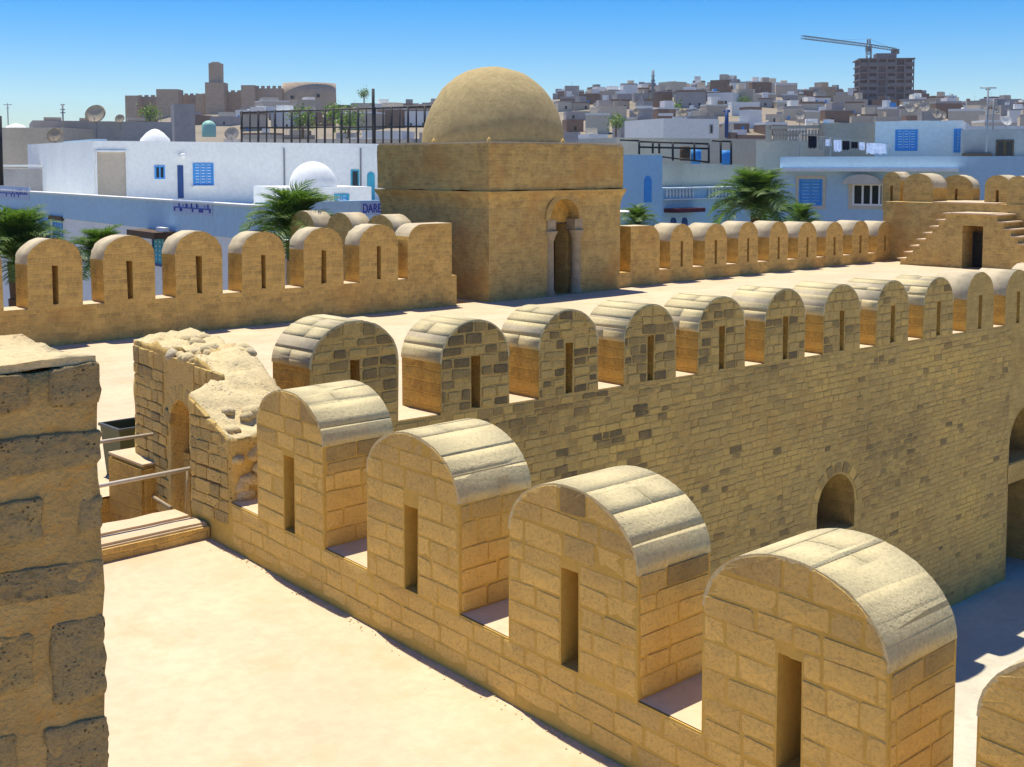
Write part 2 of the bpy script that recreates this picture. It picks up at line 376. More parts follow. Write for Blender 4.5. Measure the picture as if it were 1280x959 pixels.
# ------------------------------------------------------------------ setting: ground, hill, floors
def hillH(u):
    T = [(-900, 2), (-200, 6), (60, 14), (160, 35), (420, 37), (560, 38), (680, 43), (900, 46), (1080, 42), (1280, 37), (1700, 22), (2600, 4)]
    for (a, p), (b, q) in zip(T, T[1:]):
        if a <= u <= b: return p + (q - p) * (u - a) / (b - a)
    return 2
def hill(d, u):
    s = max(0, min(1, (d - 120) / 450)); s = s * s * (3 - 2 * s) * .55 + s * .45
    e = max(0, min(1, (d - 700) / 900)); return ZG + hillH(u) * s * (1 - .9 * e * e * (3 - 2 * e))
def build_ground():
    bm = bmesh.new(); ds = [2, 40, 80] + [120 + 30 * i for i in range(20)] + [800, 1000, 1300, 1700, 2500, 4000, 7000, 12000]; rows = []
    for d in ds:
        row = []
        for i in range(96):
            a = 2 * math.pi * i / 96 - math.pi; ca = math.cos(a); u = CX + F * math.tan(a) if ca > .35 else (2600 if a > 0 else -900)
            p = HD * (d * ca) + RT * (d * math.sin(a)); z = hill(d * max(ca, 0), u) if ca > 0 else ZG
            row.append(bm.verts.new((p.x, p.y, z)))
        rows.append(row)
    for A, B in zip(rows, rows[1:]):
        for i in range(96): bm.faces.new((A[i], A[(i+1) % 96], B[(i+1) % 96], B[i]))
    bm.faces.new(rows[0][::-1]); bmesh.ops.recalc_face_normals(bm, faces=bm.faces)
    return struct('ground', bm, M['street'], True)
build_ground()

def floor_sheet(name, poly, zf, mat, amp=.0, step=.35):
    xs = [p[0] for p in poly]; ys = [p[1] for p in poly]; bm = bmesh.new(); g = {}
    nx = int((max(xs) - min(xs)) / step) + 1; ny = int((max(ys) - min(ys)) / step) + 1
    for i in range(nx + 1):
        for j in range(ny + 1):
            x = min(xs) + (max(xs) - min(xs)) * i / nx; y = min(ys) + (max(ys) - min(ys)) * j / ny
            g[i, j] = bm.verts.new((x, y, zf(x, y) + amp * noise.fractal(Vector((x * .8, y * .8, 3)), 1, 2, 3)))
    for i in range(nx):
        for j in range(ny): bm.faces.new((g[i, j], g[i+1, j], g[i+1, j+1], g[i, j+1]))
    return struct(name, bm, mat, True)
floor_sheet('terrace_floor', [(-6, -8), (XA + .3, 9.25)], lambda x, y: fA(y), M['floor'], .012)
floor_sheet('walkway', [(-14, 12.0), (XA2 + .6, YC + .2)], lambda x, y: ZW, M['floor'], .012, .5)
floor_sheet('walkway', [(XA2 + .6, YB2 - .2), (44, YC + .2)], lambda x, y: ZW - (x - 25) * .0 , M['floor'], .012, .5)
struct('gatehouse_floor', BX(((20.3, YC + .2, -3.6), (25.6, 29.5, ZW - .004))), M['floor'])
struct('stairwell_floor', BX(((-2, 9.2, -4.6), (6.6, 12.6, -4.45))), M['floor'])
bm = BX(((-14, 12.02, -4.6), (6.3, 12.5, -3.43))); struct('stairwell_riser', bm, M['side'])
floor_sheet('courtyard_floor', [(XA2, -14), (46, YB + .9)], lambda x, y: ZC, M['court'], .02, .8)

# ------------------------------------------------------------------ near parapet (row along Y)
rA = random.Random(3)
near = thing('parapet_wall', 'nearest stone parapet with five large round-topped merlons above the bright terrace', 'parapet', (XA, 9.2, -3.2))
L = Vector(near.location)
bm = bmesh.new()
y0, y1 = -4.0, 9.5
NSEG = 30
ys = [y0 + (y1 - y0) * i / NSEG for i in range(NSEG + 1)]
prof = []
for y in ys:
    wob = .035 * noise.noise(Vector((y * 1.1, 0, 5)))
    prof.append([bm.verts.new(Vector(p) - L) for p in ((XA - .02 - abs(wob) * .3, y, -4.2), (XA - .012 + wob * .3, y, fA(y)), (XA, y, fA(y) + .10), (XA, y, zA(y)), (XA2, y, zA(y)), (XA2, y, ZC - .3))])
for A, B in zip(prof, prof[1:]):
    for i in range(5): bm.faces.new((A[i], B[i], B[i+1], A[i+1]))
bm.faces.new(prof[0]); bm.faces.new(prof[-1][::-1]); bmesh.ops.recalc_face_normals(bm, faces=bm.faces)
put('wall_core', bm, M['mortar'], near)
# stones of the wall below the merlons
reg = [(-8.9, -.62), (0.0, -.62), (0.0, -.01), (-8.9, -.01)]
kA = .056
tA = lambda q: max(0, min(1, rA.gauss(.22, .13)))
slY = lambda: (eY + eZ * kA)
qs = cells(reg, [-.62, -.51, -.385, -.25, -.125, -.004], .18, .44, .011, rA, (), .008)
oA = Vector((XA, 8.83, zA(8.83))) - L
# keep only stones above the plaster curve at the floor
lay_stones('stone', [q for q in qs], oA + eX * .0, slY(), eZ, -eX, M['stone'], near, rA, (.001, .006), tA)
notch = bmesh.new()
mers = [(7.97, .92, 1.09, .34), (6.48, 1.0, 1.085, .37), (4.98, 1.06, 1.095, .385), (3.45, 1.09, 1.11, .40), (1.93, 1.09, 1.10, .40)]
for i, (yc, w, h, rise) in enumerate(mers):
    o = Vector((XA, yc, zA(yc)))
    slit = (.155, -.05, h - .52)
    slit = (.14, .0, h - .50)
    m = merlon(near, o - L, eY, -eX, w, h, rise, XA2 - XA, slit, [M['mortar'], M['cap'], M['mortar']], rA, kA * .6, .004)
    kk = kA * .6
    reg = arch_region(w, h, rise, .004, .004)
    rows = courses(.0, h, .11, .15, rA)
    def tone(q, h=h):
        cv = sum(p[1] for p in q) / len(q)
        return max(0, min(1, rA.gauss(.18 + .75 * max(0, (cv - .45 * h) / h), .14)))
    qs = cells(reg, rows, .15, .37, .011, rA, [(-.07 - .004, .07 + .004, slit[1], slit[2])], .008)
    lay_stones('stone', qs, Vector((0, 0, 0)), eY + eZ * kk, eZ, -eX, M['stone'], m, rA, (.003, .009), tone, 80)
    rows_side = courses(.0, h - rise - .12, .11, .15, rA) + [h - rise]
    t = XA2 - XA
    reg = [(.012, .0), (t - .012, .0), (t - .012, h - rise), (.012, h - rise)]
    qs = cells(reg, rows_side, .2, .42, .010, rA, (), .006)
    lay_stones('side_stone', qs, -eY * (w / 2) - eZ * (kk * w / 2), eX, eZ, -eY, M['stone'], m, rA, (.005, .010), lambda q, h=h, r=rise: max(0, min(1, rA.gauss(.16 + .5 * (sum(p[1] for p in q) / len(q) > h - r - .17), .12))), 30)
    cap_stones(m, eY, -eX, w, h, rise, t, rA, M['cap'], kk, 7, 2, .004, (.003, .005), lambda: max(0, rA.gauss(.14, .09)))
# limewashed notch floors, a sheet on each gap
for a, b in zip(mers, mers[1:]):
    ya, yb = b[0] + b[1] / 2, a[0] - a[1] / 2
    bm = bmesh.new(); z = .006
    v = [bm.verts.new(Vector(p) - L) for p in ((XA + .01, ya, zA(ya) + z), (XA2 - .01, ya, zA(ya) + z), (XA2 - .01, yb, zA(yb) + z), (XA + .01, yb, zA(yb) + z))]
    bm.faces.new(v); put('notch_floor', bm, M['floor'], near)
bm = bmesh.new(); v = [bm.verts.new(Vector(p) - L) for p in ((XA + .01, 8.44, zA(8.44) + .006), (XA2 - .01, 8.44, zA(8.44) + .006), (XA2 - .01, 8.95, zA(8.95) + .006), (XA + .01, 8.95, zA(8.95) + .006))]
bm.faces.new(v); put('notch_floor', bm, M['floor'], near)

# ------------------------------------------------------------------ broken stub beyond it
rS = random.Random(11)
stub = thing('ruined_wall', 'thick broken wall stub with rough pale top at the far end of the near parapet', 'wall', (5.4, 9.4, -3.2))
L = Vector(stub.location)
def ztop(x, y):
    t = (y - 8.75) / 3.1; return -2.28 + .55 * min(1, t * 2.6) - .03 * t
bm = bmesh.new()
foot = [(XA + .004, 8.86), (5.92, 8.80), (6.02, 9.9), (6.28, 10.9), (6.5, 11.85), (5.78, 11.85), (5.70, 11.2), (5.655, 10.86), (5.93, 10.83), (5.90, 10.27), (5.60, 10.26), (5.55, 9.66), (XA + .004, 9.52)]
prism(bm, [(x - L.x, y - L.y) for x, y in foot], -4.6 - L.z, lambda x, y: ztop(x + L.x, y + L.y) - L.z)
bmesh.ops.subdivide_edges(bm, edges=[e for e in bm.edges], cuts=5, use_grid_fill=True)
bmesh.ops.triangulate(bm, faces=[f for f in bm.faces if len(f.verts) > 4])
for _ in range(2):
    bmesh.ops.subdivide_edges(bm, edges=[e for e in bm.edges if e.calc_length() > .14], cuts=1, use_grid_fill=True)
    bmesh.ops.triangulate(bm, faces=[f for f in bm.faces if len(f.verts) > 4])
bmesh.ops.subdivide_edges(bm, edges=[e for e in bm.edges if e.calc_length() > .07 and e.verts[0].co.z > .5 and e.verts[1].co.z > .5], cuts=1, use_grid_fill=True)
bmesh.ops.triangulate(bm, faces=[f for f in bm.faces if len(f.verts) > 4])
bm.normal_update(); tops = [(v, v.normal.z) for v in bm.verts]
rough(bm, .022, 2.6, 2)
for v, nz in tops:
    if nz > .25: v.co.z += .05 * noise.fractal(v.co * 4, 1, 2, 3) - .035 * abs(noise.noise(v.co * 13)) - .03 * (noise.noise(v.co * 5 + Vector((9, 0, 0))) > .22)
bm.normal_update()
for f in bm.faces:
    f.smooth = True; f.material_index = 1 if f.normal.z > .35 else 0
sb = put('wall_core', bm, [M['stubwall'], M['rubble']], stub)
# masonry over the arched recess in the passage face
am = bmesh.new(); ea = Vector((.105, 1, 0)).normalized(); na = Vector((1, -.105, 0)).normalized(); oa = Vector((5.62, 10.56, 0)) - L
pl = [(-.31, -1.83), (-.31, -2.5)] + [(-.29 * math.cos(math.pi * i / 10), -2.5 + .29 * math.sin(math.pi * i / 10)) for i in range(11)] + [(.31, -2.5), (.31, -1.83)]
A = [am.verts.new(oa + ea * u + eZ * v - na * .01) for u, v in pl]; B = [am.verts.new(oa + ea * u + eZ * v + na * .3) for u, v in pl]
am.faces.new(A); am.faces.new(B[::-1])
for i in range(len(pl)): am.faces.new((A[i], B[i], B[(i+1) % len(pl)], A[(i+1) % len(pl)]))
bmesh.ops.recalc_face_normals(am, faces=am.faces); put('arch_masonry', am, M['stubwall'], stub)
put('recess_back', BX((Vector((5.84, 10.28, -4.0)) - L, Vector((5.88, 10.84, -2.1)) - L)), M['rustwall'], stub)
def okn(q): return all(abs(p[0] - .90) > .34 or p[1] > .80 or p[1] < -.9 for p in q)
for face, o_, eu_, hh in ((0, Vector((XA - .004, 8.88, -2.95)), eY, .62), (1, Vector((5.532, 9.66, -2.95)), Vector((.105, 1, 0)).normalized(), 2.15)):
    nn_ = Vector((-eu_.y, eu_.x, 0))
    qs = cells([(.0, -.6 if face else .0), (hh, -.6 if face else .0), (hh, 1.12 if face else .98), (.0, 1.1 if face else .72)], courses(-.6, 1.12, .085, .14, rS), .11, .26, .012, rS, (), .008)
    if face: qs = [q for q in qs if okn(q)]
    lay_stones('stone', qs, o_ - L, eu_, eZ, nn_, M['stubwall'], stub, rS, (.004, .014), lambda q: max(0, min(1, rS.gauss(.3, .2))))
    if face:
        for i in range(7):
            a = math.pi * (i + .5) / 7; c = o_ + eu_ * (.90 + .36 * math.cos(a)) + eZ * (.45 + .36 * math.sin(a)); er = eu_ * math.cos(a) + eZ * math.sin(a); et = -eu_ * math.sin(a) + eZ * math.cos(a)
            bm = bmesh.new(); stone_bm(bm, [(-.08, -.055), (.08, -.06), (.08, .06), (-.08, .055)], c - L, er, et, nn_, .02, rS, rS.uniform(.2, .7)); bmesh.ops.recalc_face_normals(bm, faces=bm.faces); put('voussoir', bm, M['stubwall'], stub)
for i in range(52):                                            # loose stones bedded in the broken top and end
    y = rS.uniform(8.85, 9.3) if i < 32 else rS.uniform(9.6, 11.6); x = rS.uniform(5.2, 5.85) if i < 32 else 5.62 + (y - 9.6) * .24 + rS.uniform(0, .4)
    if i < 26: y = 8.84 + rS.uniform(-.02, .05); z = rS.uniform(-2.75, -2.3)
    else: z = ztop(x, y) - .025
    if i >= 40: y = 10.25 + .62 * (i - 40) / 11; x = 5.68 + .22 * (i % 2) + rS.uniform(-.03, .03); z = -1.82
    bm = bmesh.new(); lay = bm.verts.layers.float.new('tone'); bmesh.ops.create_icosphere(bm, subdivisions=2, radius=1)
    sc = Vector((rS.uniform(.05, .11), rS.uniform(.05, .09), rS.uniform(.04, .08))); tn = max(0, rS.gauss(.25, .15))
    for v in bm.verts: v.co = Vector([a * b for a, b in zip(v.co, sc)]) * (1 + .35 * noise.noise(v.co * 1.5 + Vector((i, 0, 0)))); v[lay] = tn
    put('rubble_stone', bm, M['rubble'], stub, Vector((x, y, z)) - L, True)

# ------------------------------------------------------------------ sill, rails, ledge, bin
bm = BX(((3.2, 9.19, -3.3), (5.12, 9.43, -2.985)), ((3.2, 9.436, -3.3), (5.10, 9.72, -2.975)))
bmesh.ops.bevel(bm, geom=bm.edges[:], offset=.02, segments=2, affect='EDGES')
bmesh.ops.subdivide_edges(bm, edges=[e for e in bm.edges if e.calc_length() > .3], cuts=8, use_grid_fill=True); rough(bm, .012, 3, 1)
sill = thing('stone_step', 'low pale stone doorstep slab between the foreground pillar and the broken wall', 'step', (4.2, 9.2, -3.2))
put('slab', bm, M['floor'], sill, Vector((0, 0, 0)) - Vector(sill.location))
bm = BX(((3.2, 9.165, -3.3), (5.11, 9.2, -3.02))); put('riser', bm, M['mas_c'], sill, -Vector(sill.location))
bm = BX(((5.55, 11.25, -4.0), (5.88, 12.03, -2.97))); bmesh.ops.bevel(bm, geom=bm.edges[:], offset=.03, segments=2, affect='EDGES'); rough(bm, .015, 3, 4)
lg = tag(put('ledge_block', bm, M['side'], None), 'low plastered stone ledge block beside the broken wall and the bin', 'ledge')
bm = BX(((5.56, 11.27, -2.965), (5.87, 12.02, -2.945))); put('slab', bm, M['floor'], lg)
pA, pB = on_y(60, 562, 11.0), on_y(191, 543, 11.0)
tag(put('handrail', TB((pA, pB, .018)), M['rail']), 'upper pale metal pipe rail crossing the gap in front of the bin', 'rail', 'pipe rails across the stairwell')
pA, pB = on_y(60, 620, 9.5), on_y(241, 585, 9.5)
tag(put('handrail', TB((pA, pB, .018)), M['rail']), 'lower pale metal pipe rail crossing the gap above the doorstep', 'rail', 'pipe rails across the stairwell')
tag(put('stair_rail', TB((on_y(176, 611, 12.0), on_y(214, 635, 10.3), .016)), M['dullrail']), 'short pipe rail slanting down into the dark stairwell', 'rail')
tag(put('drain_pipe', TB((on_y(234, 588, 9.55), on_y(232, 642, 9.55), .006)), M['dullrail']), 'thin upright pipe at the corner of the broken wall', 'pipe')
bn = thing('trash_bin', 'dark green plastic rubbish bin standing on the bright walkway by the broken wall', 'bin', (6.12, 12.68, ZW))
bm = bmesh.new()
def ringq(z, h): return [bm.verts.new((sx * h, sy * h, z)) for sx, sy in ((-1,-1),(1,-1),(1,1),(-1,1))]
r0, r1, r2, r3 = ringq(0, .19), ringq(.56, .235), ringq(.56, .215), ringq(.1, .17)
bm.faces.new(r0[::-1]); bm.faces.new(r3)
for X, Y in ((r0, r1), (r1, r2), (r2, r3)):
    for i in range(4): bm.faces.new((X[i], X[(i+1) % 4], Y[(i+1) % 4], Y[i]))
put('body', bm, M['binm'], bn)
put('rim', BX(((-.25, -.25, .545), (.25, -.22, .575)), ((-.25, .22, .545), (.25, .25, .575)), ((-.25, -.22, .545), (-.22, .22, .575)), ((.22, -.22, .545), (.25, .22, .575))), M['rimm'], bn)

# grit swept against the foot of the walls
rG = random.Random(31); bm = bmesh.new(); lay = bm.verts.layers.float.new('tone')
for i in range(300):
    near_wall = rG.random() < .93
    y = rG.uniform(1.5, 9.1); x = XA - .02 - abs(rG.gauss(0, .045)) if near_wall else rG.uniform(1.6, 5.0)
    r = rG.uniform(.003, .008) if near_wall else rG.uniform(.002, .006); n0 = len(bm.verts)
    bmesh.ops.create_icosphere(bm, subdivisions=1, radius=r, matrix=Matrix.Translation((x, y, fA(y) + r * .3)))
    bm.verts.ensure_lookup_table(); tn = rG.random()
    for v in bm.verts[n0:]: v[lay] = tn * .25
tag(put('grit', bm, M['rubble']), kind='stuff')

# ------------------------------------------------------------------ foreground pillar
rP = random.Random(5)
YP = 3.9; XP = on_y(123, 460, YP).x; ZP = -.63
pil = thing('stone_pillar', 'massive weathered stone pillar with rusty mortar in the left foreground', 'pillar', (XP - 1, YP, fA(YP)))
L = Vector(pil.location)
bm = BX(((XP - 2.2, YP, fA(YP) - .3), (XP - .006, YP + 1.0, ZP - .03)))
bmesh.ops.subdivide_edges(bm, edges=bm.edges[:], cuts=40, use_grid_fill=True); rough(bm, .012, 6, 8)
for v in bm.verts: v.co -= L
put('pillar_core', bm, M['mortar_pillar'], pil, smooth=True)
def big_stone(q, y0, n, eu, tone):
    bm = bmesh.new(); lay = bm.verts.layers.float.new('tone')
    stone_bm(bm, q, Vector((0, y0, 0)) - L, eu, eZ, n, .007, rP, tone, .006, lay)
    for _ in range(4):
        bmesh.ops.subdivide_edges(bm, edges=[e for e in bm.edges if e.calc_length() > .028], cuts=1, use_grid_fill=True)
        bmesh.ops.triangulate(bm, faces=[f for f in bm.faces if len(f.verts) > 4])
    rough(bm, .008, 22, rP.random() * 9)
    return bm
# outlines of the blocks that show, in photo pixels on the pillar's front plane
for pts, tn in (([(-70, 478), (34, 466), (37, 512), (-70, 530)], .66), ([(61, 462), (124, 450), (126, 503), (62, 512)], .62),
                ([(-70, 566), (20, 548), (70, 541), (126, 538), (126, 578), (60, 590), (-70, 612)], .6),
                ([(-70, 640), (52, 622), (54, 678), (-70, 700)], .5), ([(97, 622), (127, 616), (128, 660), (98, 668)], .58),
                ([(-70, 726), (127, 698), (129, 736), (-70, 770)], .62),
                ([(-70, 806), (40, 790), (42, 862), (-70, 882)], .42), ([(62, 782), (131, 766), (133, 868), (66, 884)], .6),
                ([(-70, 930), (20, 916), (22, 985), (-70, 1000)], .5), ([(56, 912), (134, 894), (136, 985), (58, 1000)], .62),
                ([(-70, 1030), (136, 1008), (138, 1070), (-70, 1090)], .6)):
    q = [(p.x, p.z) for p in (on_y(u, v, YP) for u, v in reversed(pts))]
    put('stone', big_stone(q, YP, -eY, eX, tn), M['pillar'], pil, smooth=True)
bm = BX(((XP - 2.2, YP + .004, ZP - .03), (XP - .008, YP + 1.02, ZP + .0)))
bmesh.ops.subdivide_edges(bm, edges=bm.edges[:], cuts=24, use_grid_fill=True); rough(bm, .008, 3.2, 3)
for v in bm.verts:
    v.co.z += .028 * noise.fractal(v.co * 5, 1, 2, 3); v.co -= L
put('top_slab', bm, M['rubble'], pil, smooth=True)

# ------------------------------------------------------------------ courtyard wall (row along X)
rB = random.Random(21)
cw = thing('courtyard_wall', 'long shaded rubble wall above the courtyard, topped with round merlons', 'wall', (9, YB, ZC))
L = Vector(cw.location)
holes = [(16.62, 17.78, -6.1, -4.93), (23.25, 24.7, -8.2, -6.2), (23.25, 24.7, -5.8, -4.75)]
bm = bmesh.new()
xs = [5.78, 40.0]
v = [bm.verts.new(Vector(p) - L) for p in ((5.78, YB, ZC - .3), (40, YB, ZC - .3), (40, YB, zB(40)), (5.78, YB, zB(5.78)), (5.78, YB2, ZC - .3), (40, YB2, ZC - .3), (40, YB2, zB(40)), (5.78, YB2, zB(5.78)))]
for f in ((0,1,2,3),(5,4,7,6),(1,5,6,2),(4,0,3,7),(3,2,6,7),(4,5,1,0)): bm.faces.new([v[i] for i in f])
wo = put('wall_core', bm, M['wall_b'], cw)
def archcut(x0, x1, z0, z1, y0, y1, arch=True):
    bm = bmesh.new(); r = (x1 - x0) / 2; cx = (x0 + x1) / 2
    poly = [(x0, z0), (x1, z0)] + ([(cx + r * math.cos(math.pi * i / 12), z1 - r + r * math.sin(math.pi * i / 12)) for i in range(13)] if arch else [(x1, z1), (x0, z1)])
    A = [bm.verts.new(Vector((x, y0, z)) - L) for x, z in poly]; B = [bm.verts.new(Vector((x, y1, z)) - L) for x, z in poly]
    bm.faces.new(A); bm.faces.new(B[::-1])
    for i in range(len(poly)): bm.faces.new((A[i], B[i], B[(i+1) % len(poly)], A[(i+1) % len(poly)]))
    return bm
wo.location = (0, 0, 0); wo.parent = None; 
boolean(wo, [archcut(16.62, 17.72, -5.9, -4.95, YB - .5, YB2 + .5), archcut(23.25, 24.7, -8.2, -6.2, YB - .5, YB + 3, False), archcut(23.25, 24.7, -5.8, -4.75, YB - .5, YB + 3)])
wo.parent = cw
put('lintel', BX(((23.2, YB - .02, -6.18), (24.9, YB + .3, -5.82))), M['wall_b'], cw, -L)
put('chamber_ceiling', BX(((23.0, YB2 + .01, -4.4), (26, YB2 + 1.7, -4.3)), ((22.9, YB2 + .01, ZC), (23.0, YB2 + 1.7, -4.3)), ((25.9, YB2 + .01, ZC), (26, YB2 + 1.6, -4.3))), M['shade_dark'], cw, -L)
put('niche_floor', BX(((16.4, YB + .5, -6.1), (18, YB + 3.7, -5.93))), M['shade_dark'], cw, -L)
put('niche_back', BX(((16.2, YB + 3.5, -6.2), (18.4, YB + 3.6, -4.5)), ((16.3, YB2 + .01, -6.2), (16.4, YB + 3.5, -4.5)), ((18.1, YB2 + .01, -6.2), (18.2, YB + 3.5, -4.5)), ((16.3, YB2 + .01, -4.6), (18.2, YB + 3.6, -4.5))), M['shade_dark'], cw, -L)
put('chamber', BX(((23.0, YB2 + 1.6, ZC), (26, YB2 + 1.7, -4.4))), M['shade_dark'], cw, -L)
NB = 19
bx = lambda i: 9.46 + 1.555 * i
WB, HB, RB = 1.06, 1.06, .47
TBK = YB2 - YB
# stones of the wall face
def okh(q):
    for a, b, c, d in holes:
        if all(p[0] + 9 < a - .03 for p in q) or all(p[0] + 9 > b + .03 for p in q) or all(p[1] + ZC < c - .03 for p in q) or all(p[1] + ZC > d + .06 for p in q): continue
        return False
    return True
reg = [(5.9 - 9, .2), (23.2 - 9, .2), (23.2 - 9, zB(23.2) - ZC - .02), (5.9 - 9, zB(5.9) - ZC - .02)]
qs = [q for q in cells(reg, courses(.2, 5.35, .075, .115, rB), .12, .3, .013, rB, (), .012) if okh(q) and rB.random() < .9]
def tB(q):
    cu = sum(p[0] for p in q) / len(q) + 9; cv = sum(p[1] for p in q) / len(q) + ZC
    t = rB.gauss(.56, .05) + .35 * noise.fractal(Vector((cu * .35, cv * .5, 2)), 1, 2, 3)
    if cu < 12.5 and cv > -4.1 and rB.random() < .25: t = rB.uniform(.7, 1)
    if rB.random() < .05: t = rB.uniform(.7, .95)
    return max(0, min(1, t))
def near_key(q):
    cu = sum(p[0] for p in q) / len(q) + 9; cv = sum(p[1] for p in q) / len(q) + ZC
    return -area(q) / ((cu * HD.x + YB * HD.y) ** 2) if cu > 8.2 else 0
qs.sort(key=near_key); big, small = qs[:240], qs[240:]
lay_stones('stone', big, Vector((0, 0, 0)), eX, eZ, -eY, M['stone'], cw, rB, (.004, .011), tB, 300)
bm = bmesh.new(); lay = bm.verts.layers.float.new('tone')
for q in small: stone_bm(bm, q, Vector((0, 0, 0)), eX, eZ, -eY, rB.uniform(.003, .010), rB, tB(q), .006, lay)
tag(put('small_stones', bm, M['stone'], cw), kind='stuff')
cwm = [M['wall_b'], M['capfar'], M['side']]
# voussoirs round the niche
for i in range(9):
    a = math.pi * (i + .5) / 9; c = Vector((17.2 + .67 * math.cos(a), YB, -5.51 + .67 * math.sin(a)))
    er = Vector((math.cos(a), 0, math.sin(a))); et = Vector((-math.sin(a), 0, math.cos(a)))
    bm = bmesh.new(); stone_bm(bm, [(-.08, -.09), (.08, -.09), (.09, .09), (-.09, .09)], c - L, er, et, -eY, .012, rB, rB.uniform(.4, .9)); bmesh.ops.recalc_face_normals(bm, faces=bm.faces); put('voussoir', bm, M['stone'], cw)
for i in range(-1, NB):
    xc = bx(i); o = Vector((xc, YB, zB(xc))); w, h, r = WB + rB.uniform(-.03, .03), HB + rB.uniform(-.02, .03), RB
    if i == -1: w = 1.16; xc -= .16; h = 1.16; o.x = xc
    m = merlon(cw, o - L, eX, -eY, w, h, r, TBK, (.13, .02, h - .42), cwm, rB, -.0165)
    if i < 8:
        pd = .55 if i < 1 else .45 if i < 3 else .25 if i < 5 else .1
        def tone(q, pd=pd): return rB.uniform(.78, 1.0) if rB.random() < pd else max(0, min(1, rB.gauss(.6, .06)))
        reg = arch_region(w, h, r, .01)
        qs = cells(reg, courses(0, h, .105, .15, rB), .16, .3, .032 if i < 2 else .024, rB, [(-.08, .08, .0, h - .41)], .012)
        qs = [q for q in qs if rB.random() < .93]
        lay_stones('stone', qs, Vector((0, 0, 0)), eX - eZ * .0165, eZ, -eY, M['stone'], m, rB, (.009, .015), tone, 60)
        cap_stones(m, eX, -eY, w, h, r, TBK, rB, M['cap'], -.0165, 9, 2, .007, (.004, .008), lambda: max(0, rB.gauss(.28 if i < 2 else .16, .18)))
    if i + 1 < NB:
        xa, xb = o.x + w / 2, bx(i + 1) - WB / 2
        bm = bmesh.new(); vv = [bm.verts.new(Vector((x, y, zB(x) + .006)) - L) for x, y in ((xa, YB + .012), (xb, YB + .012), (xb, YB2 - .01), (xa, YB2 - .01))]
        bm.faces.new(vv); put('notch_floor', bm, M['floor'], cw)

# ------------------------------------------------------------------ outer parapets (row C)
def parapet_c(label, x0, x1, slits, wid, ztop, zn, group=None, y0=YC, half=None):
    p = thing('parapet_wall', label, 'parapet', ((x0 + x1) / 2, y0, ZW)); L = Vector(p.location); y1 = y0 + .6
    bm = bmesh.new()
    vs = [bm.verts.new(Vector(q) - L) for q in ((x0, y0, ZG), (x1, y0, ZG), (x1, y0, zn(x1)), (x0, y0, zn(x0)), (x0, y1, ZG), (x1, y1, ZG), (x1, y1, zn(x1)), (x0, y1, zn(x0)))]
    for f in ((0,1,2,3),(5,4,7,6),(1,5,6,2),(4,0,3,7),(3,2,6,7)): bm.faces.new([vs[i] for i in f])
    bmesh.ops.subdivide_edges(bm, edges=bm.edges[:], cuts=6, use_grid_fill=True)
    put('wall_core', bm, [M['mas_c']], p)
    r = random.Random(len(label)); k = (zn(x1) - zn(x0)) / (x1 - x0); prev = None
    ex = []
    for xc in slits:
        h = ztop(xc) - zn(xc) + r.uniform(-.03, .03); w = wid + r.uniform(-.03, .03)
        merlon(p, Vector((xc, y0, zn(xc))) - L, eX, -eY, w, h, .46 if x0 < 20 else .5, .56 if x0 < 20 else .8, (.12, .05, h - .5), [M['mas_c'], M['capfar'], M['side']], r, k, .012)
        ex.append((xc - w / 2, xc + w / 2))
    if half: ex.append(half); ex.sort()
    for (a, b), (c, d) in zip(ex, ex[1:]):
        bm = bmesh.new(); vv = [bm.verts.new(Vector((x, y, zn(x) + .006)) - L) for x, y in ((b, y0 + .01), (c, y0 + .01), (c, y1 - .01), (b, y1 - .01))]
        bm.faces.new(vv); put('notch_floor', bm, M['floor'], p)
    return p, L
def quarter_merlon(p, L, xa, xb, y0, z0, h, r, left_round):
    """end merlon against the gatehouse: one rounded shoulder, one square side"""
    bm = bmesh.new(); pts = []
    if left_round: pts = [(xa, z0 - .03), (xb, z0 - .03), (xb, z0 + h)] + [(xa + r - r * math.sin(math.pi / 2 * i / 8), z0 + h - r + r * math.cos(math.pi / 2 * i / 8)) for i in range(9)]
    else: pts = [(xa, z0 - .03), (xb, z0 - .03)] + [(xb - r + r * math.cos(math.pi / 2 * i / 8), z0 + h - r + r * math.sin(math.pi / 2 * i / 8)) for i in range(9)] + [(xa, z0 + h)]
    A = [bm.verts.new(Vector((x, y0 - .003, z)) - L) for x, z in pts]; B = [bm.verts.new(Vector((x, y0 + .56, z)) - L) for x, z in pts]
    bm.faces.new(A); bm.faces.new(B[::-1])
    for i in range(len(pts)):
        f = bm.faces.new((A[i], B[i], B[(i+1) % len(pts)], A[(i+1) % len(pts)]))
    bmesh.ops.recalc_face_normals(bm, faces=bm.faces)
    for f in bm.faces: f.material_index = 1 if f.normal.z > .35 else (2 if abs(f.normal.x) > .6 else 0)
    put('merlon', bm, [M['mas_c'], M['capfar'], M['side']], p)
zC1 = lambda x: -2.665; zC2 = lambda x: -3.0 - .0075 * (x - 28)
p, L = parapet_c('long outer parapet with round merlons left of the domed gatehouse', -8, 19.45, [9.56 - 1.5 * i for i in range(9, 0, -1)] + [9.56, 11.05, 12.55, 14.07, 15.6, 17.12], 1.08, lambda x: -1.38, zC1, half=(17.95, 19.3))
quarter_merlon(p, L, 17.95, 19.3, YC, -2.665, 1.27, .45, True)
cs = [28.19 + 1.61 * i for i in range(8)]
p, L = parapet_c('outer parapet with round merlons running right from the domed gatehouse to the stairs', 25.35, 41.5, cs, 1.04, lambda x: -1.69 - .025 * (x - 28), zC2, y0=22.9, half=(25.95, 27.2))
quarter_merlon(p, L, 25.95, 27.2, 22.9, -2.98, 1.27, .45, False)
